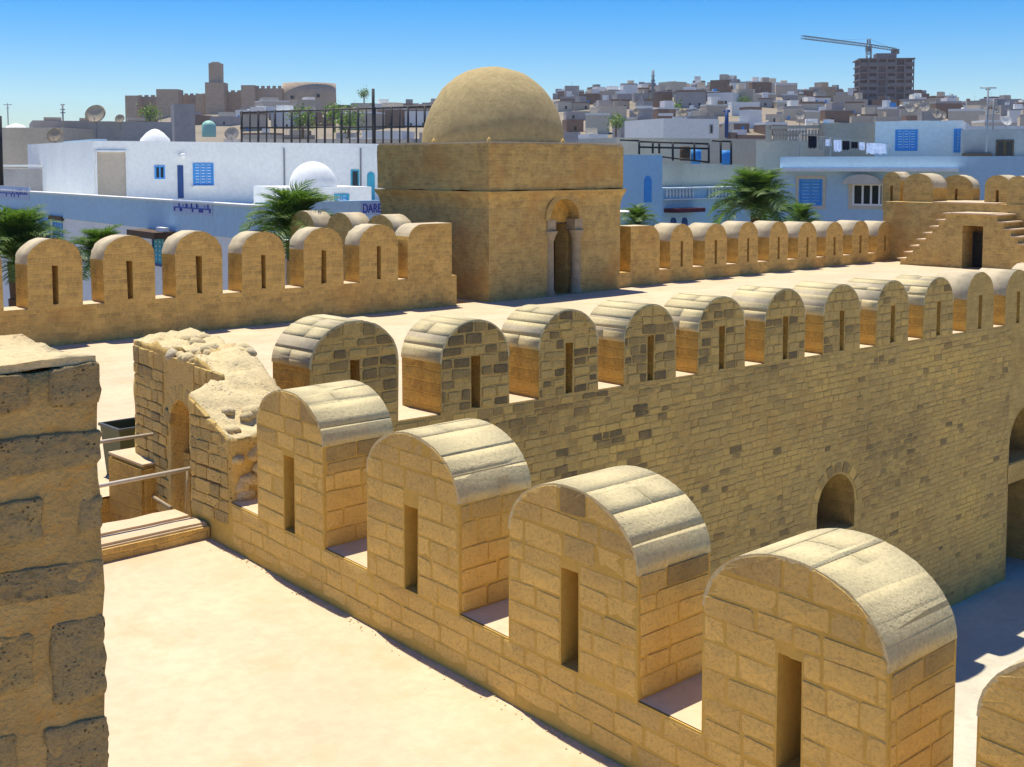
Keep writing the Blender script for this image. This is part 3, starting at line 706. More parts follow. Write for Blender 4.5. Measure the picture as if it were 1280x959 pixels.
# return parapet of the gate projection, seen behind the last merlons
rp = thing('parapet_wall', 'short return parapet whose rounded tops show behind the last merlons beside the gatehouse', 'parapet', (18.9, 25.5, ZW)); L = Vector(rp.location)
put('wall_core', BX(((18.4, 23.36, ZG), (19.0, 28.6, -2.6))), M['mas_c'], rp, -L)
for yc in (24.4, 26.1, 27.8):
    merlon(rp, Vector((18.4, yc, -2.6)) - L, eY, -eX, 1.15, 1.38, .5, .6, (.12, .1, .8), [M['mas_c'], M['capfar'], M['side']], rB)

# ------------------------------------------------------------------ domed gatehouse
gx0, gx1, gy0, gy1, gz0, gzs, gz1 = 20.46, 25.28, 22.70, 27.1, ZW, -.66, .53
gh = thing('domed_gatehouse', 'square stone gatehouse with a rounded dome and arched doorway on the walkway', 'gatehouse', ((gx0 + gx1) / 2, gy0, ZW)); L = Vector(gh.location)
bm = bmesh.new()
def ringxy(z, e): return [bm.verts.new(Vector(p) - L) for p in ((gx0 - e, gy0 - e, z), (gx1 + e, gy0 - e, z), (gx1 + e, gy1 + e, z), (gx0 - e, gy1 + e, z))]
rs = [ringxy(z, e) for z, e in ((ZG, .0), (gzs - .42, 0), (gzs - .2, .04), (gzs - .08, .1), (gzs, .13))]
for A, B in zip(rs, rs[1:]):
    for i in range(4): bm.faces.new((A[i], A[(i+1) % 4], B[(i+1) % 4], B[i]))
bm.faces.new(rs[0][::-1]); bm.faces.new(rs[-1])
bmesh.ops.subdivide_edges(bm, edges=bm.edges[:], cuts=9, use_grid_fill=True); rough(bm, .014, 1.6, 6)
lw = put('wall', bm, M['mas_d'], None)
dx0, dx1 = 22.55, 23.62
lw.location = (0, 0, 0)
def acut(x0, x1, z0, zs, y0, y1, r=None):
    bm = bmesh.new(); r = (x1 - x0) / 2; cx = (x0 + x1) / 2
    poly = [(x0, z0), (x1, z0)] + [(cx + r * math.cos(math.pi * i / 12), zs + r * math.sin(math.pi * i / 12)) for i in range(13)]
    A = [bm.verts.new(Vector((x, y0, z)) - L) for x, z in poly]; B = [bm.verts.new(Vector((x, y1, z)) - L) for x, z in poly]
    bm.faces.new(A); bm.faces.new(B[::-1])
    for i in range(len(poly)): bm.faces.new((A[i], B[i], B[(i+1) % len(poly)], A[(i+1) % len(poly)]))
    return bm
def archcut2(x0, x1, z0, z1):
    b = bmesh.new(); box(b, Vector((x0, gy0 - .2, z0)) - L, Vector((x1, gy0 + 1.2, z1)) - L); return b
room = bmesh.new(); box(room, Vector((gx0 + .7, gy0 + .75, ZW + .005)) - L, Vector((gx1 - .7, gy1 - .6, -1.0)) - L)
win = bmesh.new(); box(win, Vector((21.6, gy1 - 1.0, ZW + .3)) - L, Vector((24.6, gy1 + .5, -1.3)) - L)
boolean(lw, [acut(dx0, dx1, ZW + .004, -1.42, gy0 - .5, gy0 + .3), archcut2(dx0 + .1, dx1 - .1, ZW + .004, -1.52), room, win])
lw.parent = gh
# upper storey with a slightly waving underside
bm = bmesh.new(); e = .055
box(bm, Vector((gx0 - e, gy0 - e, gzs)) - L, Vector((gx1 + e, gy1 + e, gz1)) - L)
bmesh.ops.subdivide_edges(bm, edges=bm.edges[:], cuts=16, use_grid_fill=True)
for v in bm.verts:
    p = v.co + L
    if p.z < gzs + .1:
        on_front = abs(p.y - (gy0 - e)) < .01
        v.co.z += .035 * math.sin((p.x + p.y) * 3.6)
    if p.z > gz1 - .05: v.co.z += .02 * noise.noise(p * 1.3) - (.05 * max(0, (p.x - 24) / 1.3) if p.x > 24 else 0)
rough(bm, .014, 1.5, 3); put('upper_wall', bm, M['mas_d'], gh)
bm = bmesh.new(); box(bm, Vector((gx0 - .03, gy0 - .03, gz1 - .03)) - L, Vector((gx1 + .03, gy1 + .03, gz1 + .045)) - L)
put('roof', bm, M['capfar'], gh)
bm = bmesh.new()
prof = [(1.93 * math.cos(a) ** .95 if a < 1.5707 else 0, -.05 + 2.12 * math.sin(a)) for a in [math.pi / 2 * i / 18 for i in range(19)]]
lathe(bm, Vector(((gx0 + gx1) / 2 - .1, (gy0 + gy1) / 2 + .18, gz1 + .04)) - L, [(max(r, 0), z) for r, z in prof], 48)
rough(bm, .035, 1.5, 4); put('dome', bm, M['dome'], gh, smooth=True)
for x, y in ((gx0 + .1, gy0 + .1), (23.2, gy0 + .15), (gx0 + .15, 25)):
    bm = bmesh.new(); lathe(bm, Vector((x, y, gz1 + .04)) - L, [(.06, 0), (.05, .06), (.0, .12)], 8); put('finial', bm, M['mas_d'], gh)
tym = acut(dx0 + .01, dx1 - .01, -1.515, -1.42, gy0 + .285, gy0 + .31); bmesh.ops.recalc_face_normals(tym, faces=tym.faces); put('tympanum', tym, M['rustwall'], gh)
put('lintel', BX((Vector((dx0, gy0 + .27, -1.56)) - L, Vector((dx1, gy0 + .45, -1.516)) - L)), M['wood'], gh)
for x in (dx0 + .06, dx1 - .01):                              # engaged columns with capitals
    bm = bmesh.new(); lathe(bm, Vector((x, gy0 + .06, ZW)) - L, [(.17, 0), (.17, .1), (.135, .14), (.125, 1.42), (.135, 1.44)], 14); col = put('column', bm, M['colstone'], gh)
    bm = bmesh.new(); lathe(bm, Vector((x, gy0 + .06, ZW + 1.44)) - L, [(.135, 0), (.15, .03), (.16, .1), (.22, .2), (.22, .25)], 8); put('capital', bm, M['colstone'], col)
    put('impost', BX((Vector((x - .15, gy0 - .05, ZW + 1.69)) - L, Vector((x + .15, gy0 + .28, ZW + 1.98)) - L)), M['colstone'], gh)
for i in range(13):                                            # arch stones
    a0, a1 = math.pi * i / 13 + .004, math.pi * (i + 1) / 13 - .004; cx, cz = (dx0 + dx1) / 2, -1.42
    bm = bmesh.new(); A = []
    for y in (gy0 - .06, gy0 + .2):
        A.append([bm.verts.new(Vector((cx + r * math.cos(a), y, cz + r * math.sin(a))) - L) for r, a in ((.535, a0), (.70, a0), (.70, a1), (.535, a1))])
    bm.faces.new(A[0]); bm.faces.new(A[1][::-1])
    for j in range(4): bm.faces.new((A[0][j], A[0][(j+1) % 4], A[1][(j+1) % 4], A[1][j]))
    bmesh.ops.recalc_face_normals(bm, faces=bm.faces); put('voussoir', bm, M['mas_d'], gh)
dl = put('door', BX((Vector((22.92, gy0 + .95, ZW + .01)) - L, Vector((dx1 + .1, gy0 + 1.02, -1.5)) - L)), M['wood'], gh)
dbm = bmesh.new()
for k in range(5): box(dbm, Vector((23.02 + .13 * k, gy0 + .92, ZW + .03)) - L, Vector((23.12 + .13 * k, gy0 + .948, -1.55)) - L)
put('panel', dbm, M['wood'], dl)

# ------------------------------------------------------------------ stair turret at the far end of the walkway
st = thing('stair_turret', 'small far turret with stairs climbing both sides of a dark doorway', 'turret', (39, 21, ZW)); L = Vector(st.location)
XT = 38.6
def P(u, v, x=XT): return on_x(u, v, x)
zl = P(1193, 267).z; yl, yr = P(1190, 267).y, P(1238, 268.5).y       # landing
zf = P(1170, 334).z
ye = P(1125, 333).y
zpl = P(1200, 254, XT + 1.2).z
b0 = thing
core = bmesh.new(); box(core, Vector((XT, yr, zf - 1)) - L, Vector((XT + 1.2, yl, zl - .02)) - L)
co = put('block', core, M['mas_d'], None); co.location = (0, 0, 0)
dcut = bmesh.new(); d0, d1 = P(1202, 330), P(1229, 283); box(dcut, Vector((XT - .5, d1.y, zf)) - L, Vector((XT + 1.0, d0.y, d1.z)) - L); boolean(co, [dcut]); co.parent = st
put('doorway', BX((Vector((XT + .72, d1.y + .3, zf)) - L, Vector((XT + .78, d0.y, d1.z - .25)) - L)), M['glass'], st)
put('landing', BX((Vector((XT - .08, yr - .02, zl - .019)) - L, Vector((XT + 1.2, yl + .02, zl + .03)) - L)), M['floor'], st)
NS = 8
for i in range(NS):
    za, zb = zf + (zl - zf) * i / NS, zf + (zl - zf) * (i + 1) / NS; ya = ye + (yl - ye) * i / NS; yb = ye + (yl - ye) * (i + 1) / NS
    s_ = put('step', BX((Vector((XT + .0 + .002 * i, yl, zf - .5)) - L, Vector((XT + 1.1, ya, zb - .025)) - L)), M['mas_d'], st) if False else None
    sp = put('step', BX((Vector((XT + .01, yb, zf - .5)) - L, Vector((XT + 1.15, ya, zb - .03)) - L)), M['mas_d'], st)
    put('tread', BX((Vector((XT - .02, yb, zb - .029)) - L, Vector((XT + 1.15, ya + .1, zb + .012)) - L)), M['floor'], sp)
yq = yr - (ye - yl)
for i in range(NS):
    zb = zf + (zl - zf) * (i + 1) / NS; ya = yq + (yr - yq) * i / NS; yb = yq + (yr - yq) * (i + 1) / NS
    sp = put('step', BX((Vector((XT + .01, ya, zf - .5)) - L, Vector((XT + 1.15, yb, zb - .03)) - L)), M['mas_d'], st)
    put('tread', BX((Vector((XT - .02, ya - .1, zb - .029)) - L, Vector((XT + 1.15, yb, zb + .012)) - L)), M['floor'], sp)
# platform behind the stairs with its merlons
yA, yZ = P(1104, 260, XT + 1.2).y, P(1330, 260, XT + 1.2).y
put('platform', BX((Vector((XT + 1.2, yZ, ZG)) - L, Vector((XT + 5.2, yA, zpl - .01)) - L)), M['mas_d'], st)
put('platform_floor', BX((Vector((XT + 1.17, P(1247, 262, XT + 1.2).y, zpl - .009)) - L, Vector((XT + 3.5, P(1166, 255, XT + 1.2).y, zpl + .03)) - L)), M['floor'], st)
def tm(u0, u1, v0, v1, x, t=.55, slit=True):
    a, b = P(u0, v1, x), P(u1, v1, x); h = P((u0 + u1) / 2, v0, x).z - min(a.z, b.z); w = abs(a.y - b.y)
    merlon(st, Vector((x, (a.y + b.y) / 2, min(a.z, b.z))) - L, eY, -eX, w, h, min(.5, w * .45), t, (.1, .12, h - .5) if slit else (0, 0, 0), [M['mas_d'], M['capfar'], M['side']], rB, 0, .01)
tm(1174, 1216, 219, 255, XT + 4.5)
tm(1128, 1166, 217, 268, XT + 1.9, 1.0, False)
tm(1103, 1125, 215, 262, XT + 2.2, .8)
tm(1230, 1262, 219, 262, XT + 1.9, .9)
tm(1258, 1285, 220, 262, XT + 1.3, .6, False)
tm(1290, 1330, 220, 262, XT + 1.3)

# ------------------------------------------------------------------ town: facades
class Facade:
    """building whose front runs from pixel column u0 (d0 metres ahead) to u1 (d1 ahead)"""
    def __init__(s, name, label, cat, u0, d0, u1, d1, vt, depth, mat, zb=ZG, group=None, roofmat=None, ztop=None):
        a, b = at(u0, 206, d0), at(u1, 206, d1); a.z = b.z = zb
        s.a, s.b = a, b; d = b - a; s.len = d.length; s.eu = d.normalized(); s.n = Vector((s.eu.y, -s.eu.x, 0))
        s.zb = zb; s.h = (at(u0, vt, d0).z if ztop is None else ztop) - zb; s.depth = depth
        s.root = thing(name, label, cat, a, math.atan2(d.y, d.x), group)
        put('wall', BX(((0, 0, 0), (s.len, depth, s.h))), mat, s.root)
    def pt(s, u, v):
        r = ray(u, v); t = s.a.dot(s.n) / r.dot(s.n); p = r * t - s.a; return (p.dot(s.eu), p.z)
    def rect(s, u0, v0, u1, v1):
        um, vm = (u0 + u1) / 2, (v0 + v1) / 2
        x0, x1 = s.pt(u0, vm)[0], s.pt(u1, vm)[0]; z1, z0 = s.pt(um, v0)[1], s.pt(um, v1)[1]; return x0, x1, z0, z1
    def window(s, u0, v0, u1, v1, mat='blue', frame='blue', slats=True, name='window', inner=None, mull=0):
        x0, x1, z0, z1 = s.rect(u0, v0, u1, v1); t = .09
        f = put(name, BX(((x0 - t, -.06, z0 - t), (x0, .03, z1 + t)), ((x1, -.06, z0 - t), (x1 + t, .03, z1 + t)), ((x0, -.06, z1), (x1, .03, z1 + t)), ((x0, -.06, z0 - t), (x1, .03, z0))), M[frame], s.root)
        if slats:
            n = max(2, int((x1 - x0) / .35)); m_ = max(4, int((z1 - z0) / .16))
            for i in range(n):
                bm = bmesh.new(); a, b = x0 + (x1 - x0) * i / n + .015, x0 + (x1 - x0) * (i + 1) / n - .015
                box(bm, (a, -.03, z0), (a + .05, .02, z1)); box(bm, (b - .05, -.03, z0), (b, .02, z1))
                for j in range(m_): za = z0 + (z1 - z0) * j / m_; box(bm, (a + .05, -.02, za + .01), (b - .05, .015, za + (z1 - z0) / m_ * .8))
                put('shutter', bm, M[mat], f)
        else: put('pane', BX(((x0, -.02, z0), (x1, .02, z1))), M[inner or mat], f)
        for i in range(1, mull + 1): xm = x0 + (x1 - x0) * i / (mull + 1); put('mullion', BX(((xm - .05, -.05, z0), (xm + .05, -.021, z1))), M[frame], f)
        return f
    def slab(s, name, u0, v0, u1, v1, mat, y0=-.05, y1=.05, par=None):
        x0, x1, z0, z1 = s.rect(u0, v0, u1, v1); return put(name, BX(((x0, y0, z0), (x1, y1, z1))), M[mat], par or s.root)
    def arch(s, name, u0, v0, u1, v1, mat, y0=-.05):
        x0, x1, z0, z1 = s.rect(u0, v0, u1, v1); r = (x1 - x0) / 2; bm = bmesh.new()
        pts = [(x0, z0), (x1, z0)] + [((x0 + x1) / 2 + r * math.cos(math.pi * i / 10), z1 - r + r * math.sin(math.pi * i / 10)) for i in range(11)]
        A = [bm.verts.new((x, y0, z)) for x, z in pts]; B = [bm.verts.new((x, .05, z)) for x, z in pts]; bm.faces.new(A); bm.faces.new(B[::-1])
        for i in range(len(pts)): bm.faces.new((A[i], B[i], B[(i+1) % len(pts)], A[(i+1) % len(pts)]))
        bmesh.ops.recalc_face_normals(bm, faces=bm.faces); return put(name, bm, M[mat], s.root)

def text_on(f, txt, u0, v0, u1, v1, mat, par):
    cu = bpy.data.curves.new('t', 'FONT'); cu.body = txt; cu.extrude = .012; to = bpy.data.objects.new('t', cu); C.objects.link(to)
    dg = bpy.context.evaluated_depsgraph_get(); dg.update(); me = bpy.data.meshes.new_from_object(to.evaluated_get(dg)); bpy.data.objects.remove(to)
    x0, x1, z0, z1 = f.rect(u0, v0, u1, v1); xs = [v.co.x for v in me.vertices]; ys_ = [v.co.y for v in me.vertices]
    sx = (x1 - x0) / (max(xs) - min(xs)); sy = (z1 - z0) / (max(ys_) - min(ys_))
    for v in me.vertices: v.co = Vector((x0 + (v.co.x - min(xs)) * sx, -.085 - v.co.z, z0 + (v.co.y - min(ys_)) * sy))
    me.materials.clear(); me.materials.append(M[mat]); return put('lettering', me, None, par)
def scribble(f, u0, v0, u1, v1, mat, par, seed):
    """joined-up brush lettering too small to read"""
    x0, x1, z0, z1 = f.rect(u0, v0, u1, v1); r = random.Random(seed); bm = bmesh.new(); x = x0; h = z1 - z0
    base = z0 + h * .35
    while x < x1 - .1:
        w = r.uniform(.12, .3); kind = r.random(); e = min(x + w, x1)
        box(bm, (x, -.1, base), (e, -.075, base + h * .13))
        if kind < .35: box(bm, (e - .06, -.1, base + h * .13), (e, -.075, z1 - r.uniform(0, .15) * h))
        elif kind < .6: box(bm, (x + .03, -.1, z0), (x + .1, -.075, base))
        else: box(bm, (x + w * .3, -.1, base + h * .28), (x + w * .3 + .06, -.075, base + h * .4))
        x = e + (.06 if r.random() < .25 else 0)
    return put('lettering', bm, M[mat], par)

# hotel: street facade, upper block, small domed room
f0 = Facade('hotel_building', 'long pale blue lower hotel front behind the palms at left', 'building', -160, 96, 322, 40, 0, 8, M['white'], ztop=-2.46)
put('roof_parapet', BX(((-.1, -.05, f0.h), (f0.len + .1, .25, f0.h + 1.1))), M['bwhite'], f0.root)
put('coping', BX(((-.1, -.12, f0.h + 1.1), (f0.len + .1, .3, f0.h + 1.16))), M['white'], f0.root)
for (a, b, c, d), se in (((-6, 233, 38, 249), 4), ((218, 251, 268, 268), 9)):
    sg = f0.slab('sign_board', a, b, c, d, 'sign', -.07, .0); scribble(f0, a + 2, b + 3, c - 2, d - 3, 'ink', sg, se)
for a, b, c, d in ((14, 273, 38, 300), (50, 275, 62, 300), (68, 277, 78, 300)): f0.window(a, b, c, d)
f0.slab('lintel', 8, 262, 40, 271, 'wood', -.15, .0); f0.slab('lintel', 64, 270, 80, 275, 'wood', -.15, 0)
f0.window(193, 297, 207, 330, 'teal', 'dblue'); f0.slab('awning', 187, 288, 222, 296, 'wood', -.9, 0)
f0.slab('lamp', 211, 284, 221, 289, 'white', -.5, -.3)
f0b = Facade('hotel_building', 'pale hotel side wall carrying the blue lettered sign beside the gatehouse', 'building', 322, 41, 560, 45, 0, 11, M['white'], ztop=-2.4)
put('roof_parapet', BX(((0, -.05, f0b.h), (f0b.len, .25, f0b.h + 1.16))), M['bwhite'], f0b.root)
sg = f0b.slab('sign_board', 450, 252.5, 482, 269, 'sign', -.07, 0); text_on(f0b, 'DARE', 452.5, 255, 475, 266, 'ink', sg)
f1 = Facade('hotel_building', 'white upper hotel block with blue shutters and tall dark blue door on the terrace', 'building', 117, 72, 520, 84, 176, 16, M['white'], zb=-6)
put('terrace', BX(((1.5, -24, 3.4), (f1.len, 0, 3.6))), M['white'], f1.root)
r_ = f1.slab('niche', 121, 190, 157, 246, 'beige', -.02, .0)
f1.slab('niche_edge', 119.5, 188, 121, 246, 'white', -.12, 0); f1.slab('niche_edge', 157, 188, 158.5, 246, 'white', -.12, 0); f1.slab('niche_edge', 121, 188, 157, 190, 'white', -.12, 0)
f1.window(195, 209, 204, 222, inner='glass', slats=False, frame='blue', mull=1)
f1.window(243, 206, 265, 231); f1.slab('shutter_sill', 240, 232, 268, 234, 'white', -.2, 0)
d_ = f1.slab('door', 222, 207, 229, 248, 'dblue', -.06, 0)
bm = bmesh.new(); x0, x1, z0, z1 = f1.rect(227, 195, 234, 201); bmesh.ops.create_icosphere(bm, subdivisions=2, radius=.17, matrix=Matrix.Translation((x0, -.25, z1))); put('lamp', bm, M['white'], f1.root, smooth=True)
f1.window(440, 214, 447, 236, 'glass', 'teal', False, 'window', 'glass')
f1.arch('door', 459, 215, 468, 254, 'teal', -.06)
for u in (354.5, 450): f1.slab('drainpipe', u, 185, u + 1.2, 240, 'steel', -.1, 0)
bm = bmesh.new(); c = at(194, 178, 80); lathe(bm, (0, 0, 0), [(.98, 0), (.92, .25), (.55, .65), (.25, .85), (0, .92)], 20)
tag(put('roof_cone', bm, M['white'], None, Vector((c.x, c.y, at(117, 176, 72).z + .0)), True), 'small white ribbed conical cupola on the hotel roof', 'cupola')
f2 = Facade('hotel_annex', 'low white box with small teal windows under a round white dome', 'building', 352, 58, 464, 60, 234.5, 5, M['white'], zb=-8)
f2.window(365, 244, 380, 262, 'teal', 'teal'); f2.window(420, 245, 434, 262, 'blue', 'teal')
bm = bmesh.new(); lathe(bm, (0, 0, 0), [(1.16 * math.cos(a), 1.22 * math.sin(a)) for a in [math.pi / 2 * i / 10 for i in range(10)]] + [(0, 1.22)], 28)
x_, z_ = f2.pt(404.5, 234.5); put('dome', bm, M['white'], f2.root, (x_, 1.6, f2.h), True)
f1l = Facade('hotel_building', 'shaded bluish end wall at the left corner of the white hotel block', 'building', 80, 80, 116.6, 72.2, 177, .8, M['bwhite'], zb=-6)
# grey blocks behind, at left
fg = Facade('old_building', 'weathered grey brown building with ragged flat roof behind the hotel', 'building', 42, 96, 216, 100, 150.5, 10, M['grey'])
for u, h in ((55, 2.5), (100, 1.5), (160, 2)): fg.slab('parapet_patch', u, 149 - h, u + 22, 151, 'beige', .3, 1)
fh = Facade('old_building', 'rough beige building at the left edge behind a white chimney', 'building', -60, 92, 80, 91, 160, 5, M['beige'])
fi = Facade('old_building', 'low dark walled building at the left edge in front of the beige one', 'building', -60, 82, 79, 82, 211, 4, M['grey']); fi.slab('rail', -60, 206, 79, 208.5, 'white', -.1, .2)
ch = Facade('chimney', 'small white roof chimney with slotted cap at left', 'chimney', 48, 84, 63, 84, 186, 1, M['white'], zb=-1.5); ch.slab('cap', 41, 184, 63, 187, 'white', -.3, .2); ch.slab('slot', 52, 192, 54, 199, 'grey', -.02, 0); ch.slab('slot', 57, 192, 59, 199, 'grey', -.02, 0)
bm = bmesh.new(); c = at(20, 160, 130); lathe(bm, (0, 0, 0), [(1.05, 0), (.8, .25), (.4, .4), (0, .46)], 16); lathe(bm, (0, 0, -3), [(1.1, 0), (1.1, 3)], 16)
tag(put('cupola', bm, M['white'], None, c, True), 'low white cupola at the far left skyline', 'cupola')
# posts and fence
def pole(name, label, u, v0, v1, d, r, mat='iron', cat='pole', arms=()):
    a, b = at(u, v1, d), at(u, v0, d); t = thing(name, label, cat, a)
    put('mast', TB(((0, 0, 0), (0, 0, b.z - a.z), r), n=6), M[mat], t)
    for v, du in arms: z = at(u, v, d).z - a.z; w = RT * (du * d / F); put('arm', TB((-w + eZ * z, w + eZ * z, r * .7), n=5), M[mat], t)
    return t
pole('iron_post', 'tall black iron post at the left edge of the photo', 2, 145, 232, 60, .10)
pole('antenna', 'thin television aerial above the left skyline', 10.5, 129, 165, 130, .05, 'steel', 'antenna', ((131, 5), (135, 2)))
pole('antenna', 'lattice aerial pair standing on the grey roof at left', 79, 130, 160, 96, .06, 'steel', 'antenna', ((131, 2.5), (137, 3), (141, 3)))
fn = thing('roof_fence', 'tall black iron fence of close posts on the roof left of the dome', 'fence', at(420, 184, 84)); L = Vector(fn.location)
us = [302 + 10.4 * i for i in range(24)]
for i, u in enumerate(us):
    a, b = at(u, 184, 84 + .0 * u), at(u, 139 - 7 * (u - 300) / 240, 84); put('post', TB((a - L, b - L, .055 if i % 2 else .08), n=5), M['iron'], fn)
for va, vb in ((141, 133), (160, 158), (181, 180)): put('rail', TB((at(300, va, 84) - L, at(545, vb, 84) - L, .06), n=5), M['iron'], fn)
fr_ = Facade('old_building', 'dark roof building carrying the black iron fence', 'building', 280, 84.6, 560, 84.6, 174, 12, M['grey'])
pole('iron_post', 'tallest dark post rising above the roof fence', 467, 111, 182, 84, .11)
# right-hand side: middle distance
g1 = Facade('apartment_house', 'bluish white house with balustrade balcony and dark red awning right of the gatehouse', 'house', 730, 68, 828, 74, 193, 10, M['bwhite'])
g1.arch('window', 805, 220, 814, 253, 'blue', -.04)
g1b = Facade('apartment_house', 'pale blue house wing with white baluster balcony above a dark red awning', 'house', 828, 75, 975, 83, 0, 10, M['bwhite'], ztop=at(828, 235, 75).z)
g1c = Facade('apartment_house', 'plain cream upper storey with iron roof railings behind the balcony', 'house', 828, 77, 930, 83, 205, 8, M['cream'], zb=-8)
for u in [831 + 4.1 * i for i in range(9)] + [884 + 4.1 * i for i in range(8)]:
    x, z0 = g1b.pt(u, 247); z1 = g1b.pt(u, 235)[1]
    bm = bmesh.new(); h = z1 - z0; lathe(bm, (x, -.15, z0), [(.06, 0), (.05, .1 * h), (.095, .35 * h), (.05, .7 * h), (.06, h)], 7); put('baluster', bm, M['white'], g1b.root)
for v in (234, 247.5): g1b.slab('rail', 829, v, 920, v + 1.6, 'white', -.28, -.02)
g1b.slab('awning', 830, 260, 866, 265, 'red', -1.0, 0)
for u in (838, 852): g1b.arch('window', u, 272, u + 7, 288, 'dblue', -.04)
rf = thing('roof_railing', 'open black iron railing frame on the cream roof right of the gatehouse', 'railing', at(860, 206, 77)); L = Vector(rf.location)
for u, v0, v1 in ((799, 176, 193), (816, 177, 192), (824, 178, 192), (841, 178, 201), (868, 178, 202), (886, 180, 204), (901, 177, 204), (914, 177, 206)):
    put('post', TB((at(u, v1, 76) - L, at(u, v0, 76) - L, .07), n=5), M['iron'], rf)
for a, va, b, vb in ((775, 175, 799, 176), (799, 177, 886, 180), (799, 184, 886, 186), (828, 196, 886, 203), (890, 176, 914, 177)): put('rail', TB((at(a, va, 76) - L, at(b, vb, 76) - L, .06), n=5), M['iron'], rf)
for u, v, c, lb in ((856, 192, 'wood', 'rusty brown drum on the roof behind the iron railing'), (870, 196, 'blue', 'bright blue barrel on the roof behind the iron railing'), (907, 197, 'blue', 'blue barrel by the right end of the iron railing')):
    bm = bmesh.new(); lathe(bm, (0, 0, 0), [(0, 0), (.3, 0), (.33, .3), (.33, .6), (.3, .9), (0, .9)], 12); tag(put('barrel', bm, M[c], None, at(u, v + 9, 78)), lb, 'barrel')
gw = Facade('house', 'pale grey house with a flat roof behind the iron railing', 'house', 829, 112, 898, 114, 148, 8, M['white']); gw.window(888, 157, 890, 166, 'glass', 'grey', False, 'window', 'glass')
gx = Facade('house', 'long low cream wall behind the iron railing right of the gatehouse', 'house', 770, 90, 980, 96, 172, 6, M['cream'])
# right: blue fronted villa with cornice
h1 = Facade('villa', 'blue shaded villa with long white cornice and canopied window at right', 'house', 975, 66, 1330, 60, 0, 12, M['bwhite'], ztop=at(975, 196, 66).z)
x0 = h1.pt(970, 208)[0]; x1 = h1.pt(1199, 218)[0]; zc = h1.pt(1060, 212)[1]; put('cornice', BX(((x0, -.7, zc - .1), (x1, 0, zc + .06))), M['white'], h1.root)
def trim(f, u0, v0, u1, v1, mat='cream', t=.22):
    a, b, c, d = f.rect(u0, v0, u1, v1)
    put('frame', BX(((a - t, -.05, c - t), (a, .0, d + t)), ((b, -.05, c - t), (b + t, 0, d + t)), ((a, -.05, d), (b, 0, d + t)), ((a, -.05, c - t), (b, 0, c))), M[mat], f.root)
trim(h1, 1000, 225, 1027, 256); h1.window(1001, 226, 1026, 255)
trim(h1, 1066, 230, 1102, 256); h1.window(1068, 232, 1110, 255, 'glass', 'white', False, 'window', 'glass', 3)
bm = bmesh.new(); a, b, c_, d_ = h1.rect(1056, 218, 1104, 230)
for i in range(12):
    t0, t1 = math.pi * i / 12, math.pi * (i + 1) / 12; cx, r = (a + b) / 2, (b - a) / 2
    q = [(cx + r * math.cos(t), y, c_ + (d_ - c_) * math.sin(t)) for t in (t0, t1) for y in (-.8, 0)]
    vs = [bm.verts.new(p) for p in q] ; bm.faces.new((vs[0], vs[1], vs[3], vs[2]))
    w = [bm.verts.new(p) for p in ((cx + r * math.cos(t0), -.8, c_), (cx + r * math.cos(t0), -.8, c_ + (d_ - c_) * math.sin(t0)), (cx + r * math.cos(t1), -.8, c_ + (d_ - c_) * math.sin(t1)), (cx + r * math.cos(t1), -.8, c_))]
    try: bm.faces.new(w)
    except Exception: pass
put('canopy', bm, M['cream'], h1.root); h1.window(1166, 230, 1174, 256); h1.window(1240, 230, 1246, 255, 'blue')
h2 = Facade('house', 'white house with sky blue shuttered window above the villa at right', 'house', 1093, 78, 1202, 76, 152, 9, M['white'])
h2.window(1121, 164, 1145, 187); h2.window(1194, 163, 1201, 189)
h3 = Facade('house', 'grey rendered house with tall barred window at the right edge', 'house', 1200, 72, 1330, 70, 162, 8, M['grey'])
h3.window(1247, 177, 1254, 202, 'glass', 'wood', False, 'window', 'glass'); h3.window(1258, 177, 1265, 202, 'glass', 'wood', False, 'window', 'glass')
h3.slab('ledge', 1203, 192, 1240, 200, 'wood', -1.0, -.1)
h4 = Facade('house', 'grey house wall behind the washing line', 'house', 1030, 80, 1094, 79, 154, 8, M['beige'])
h5 = Facade('house', 'cream house with patterned lattice balustrade left of the washing', 'house', 945, 84, 1030, 82, 176, 8, M['cream'])
for u in range(966, 1024, 4):
    x, z0 = h5.pt(u, 176); z1 = h5.pt(u, 162)[1]; x2 = h5.pt(u + 3.4, 176)[0]
    put('lattice_block', BX(((x, 0, z0), (x + .04, .1, z1)), ((x, 0, (z0 + z1) / 2 - .05), (x2, .1, (z0 + z1) / 2 + .05)), (((x + x2) / 2 - .04, 0, z0), ((x + x2) / 2 + .04, .1, z1))), M['beige'], h5.root)
h5.slab('rail', 962, 157, 1026, 161, 'beige', -.05, .15); h5.slab('post', 957, 156, 964, 178, 'beige', -.05, .2); h5.slab('post', 1024, 154, 1031, 178, 'beige', -.05, .2)
h6 = Facade('house', 'long white flat roof house behind the villa at the right edge', 'house', 1186, 92, 1340, 90, 158, 8, M['white'])
wl = thing('washing_line', 'washing line stretched across the roof of the villa', 'washing line', at(1000, 196, 70)); L = Vector(wl.location)
put('line', TB((at(1000, 168, 70) - L, at(1112, 180, 70) - L, .012), n=4), M['steel'], wl)
for u, v in ((1000, 168), (1112, 180), (1038, 172)): put('post', TB((at(u, 197, 70) - L, at(u, v, 70) - L, .03), n=5), M['steel'], wl)
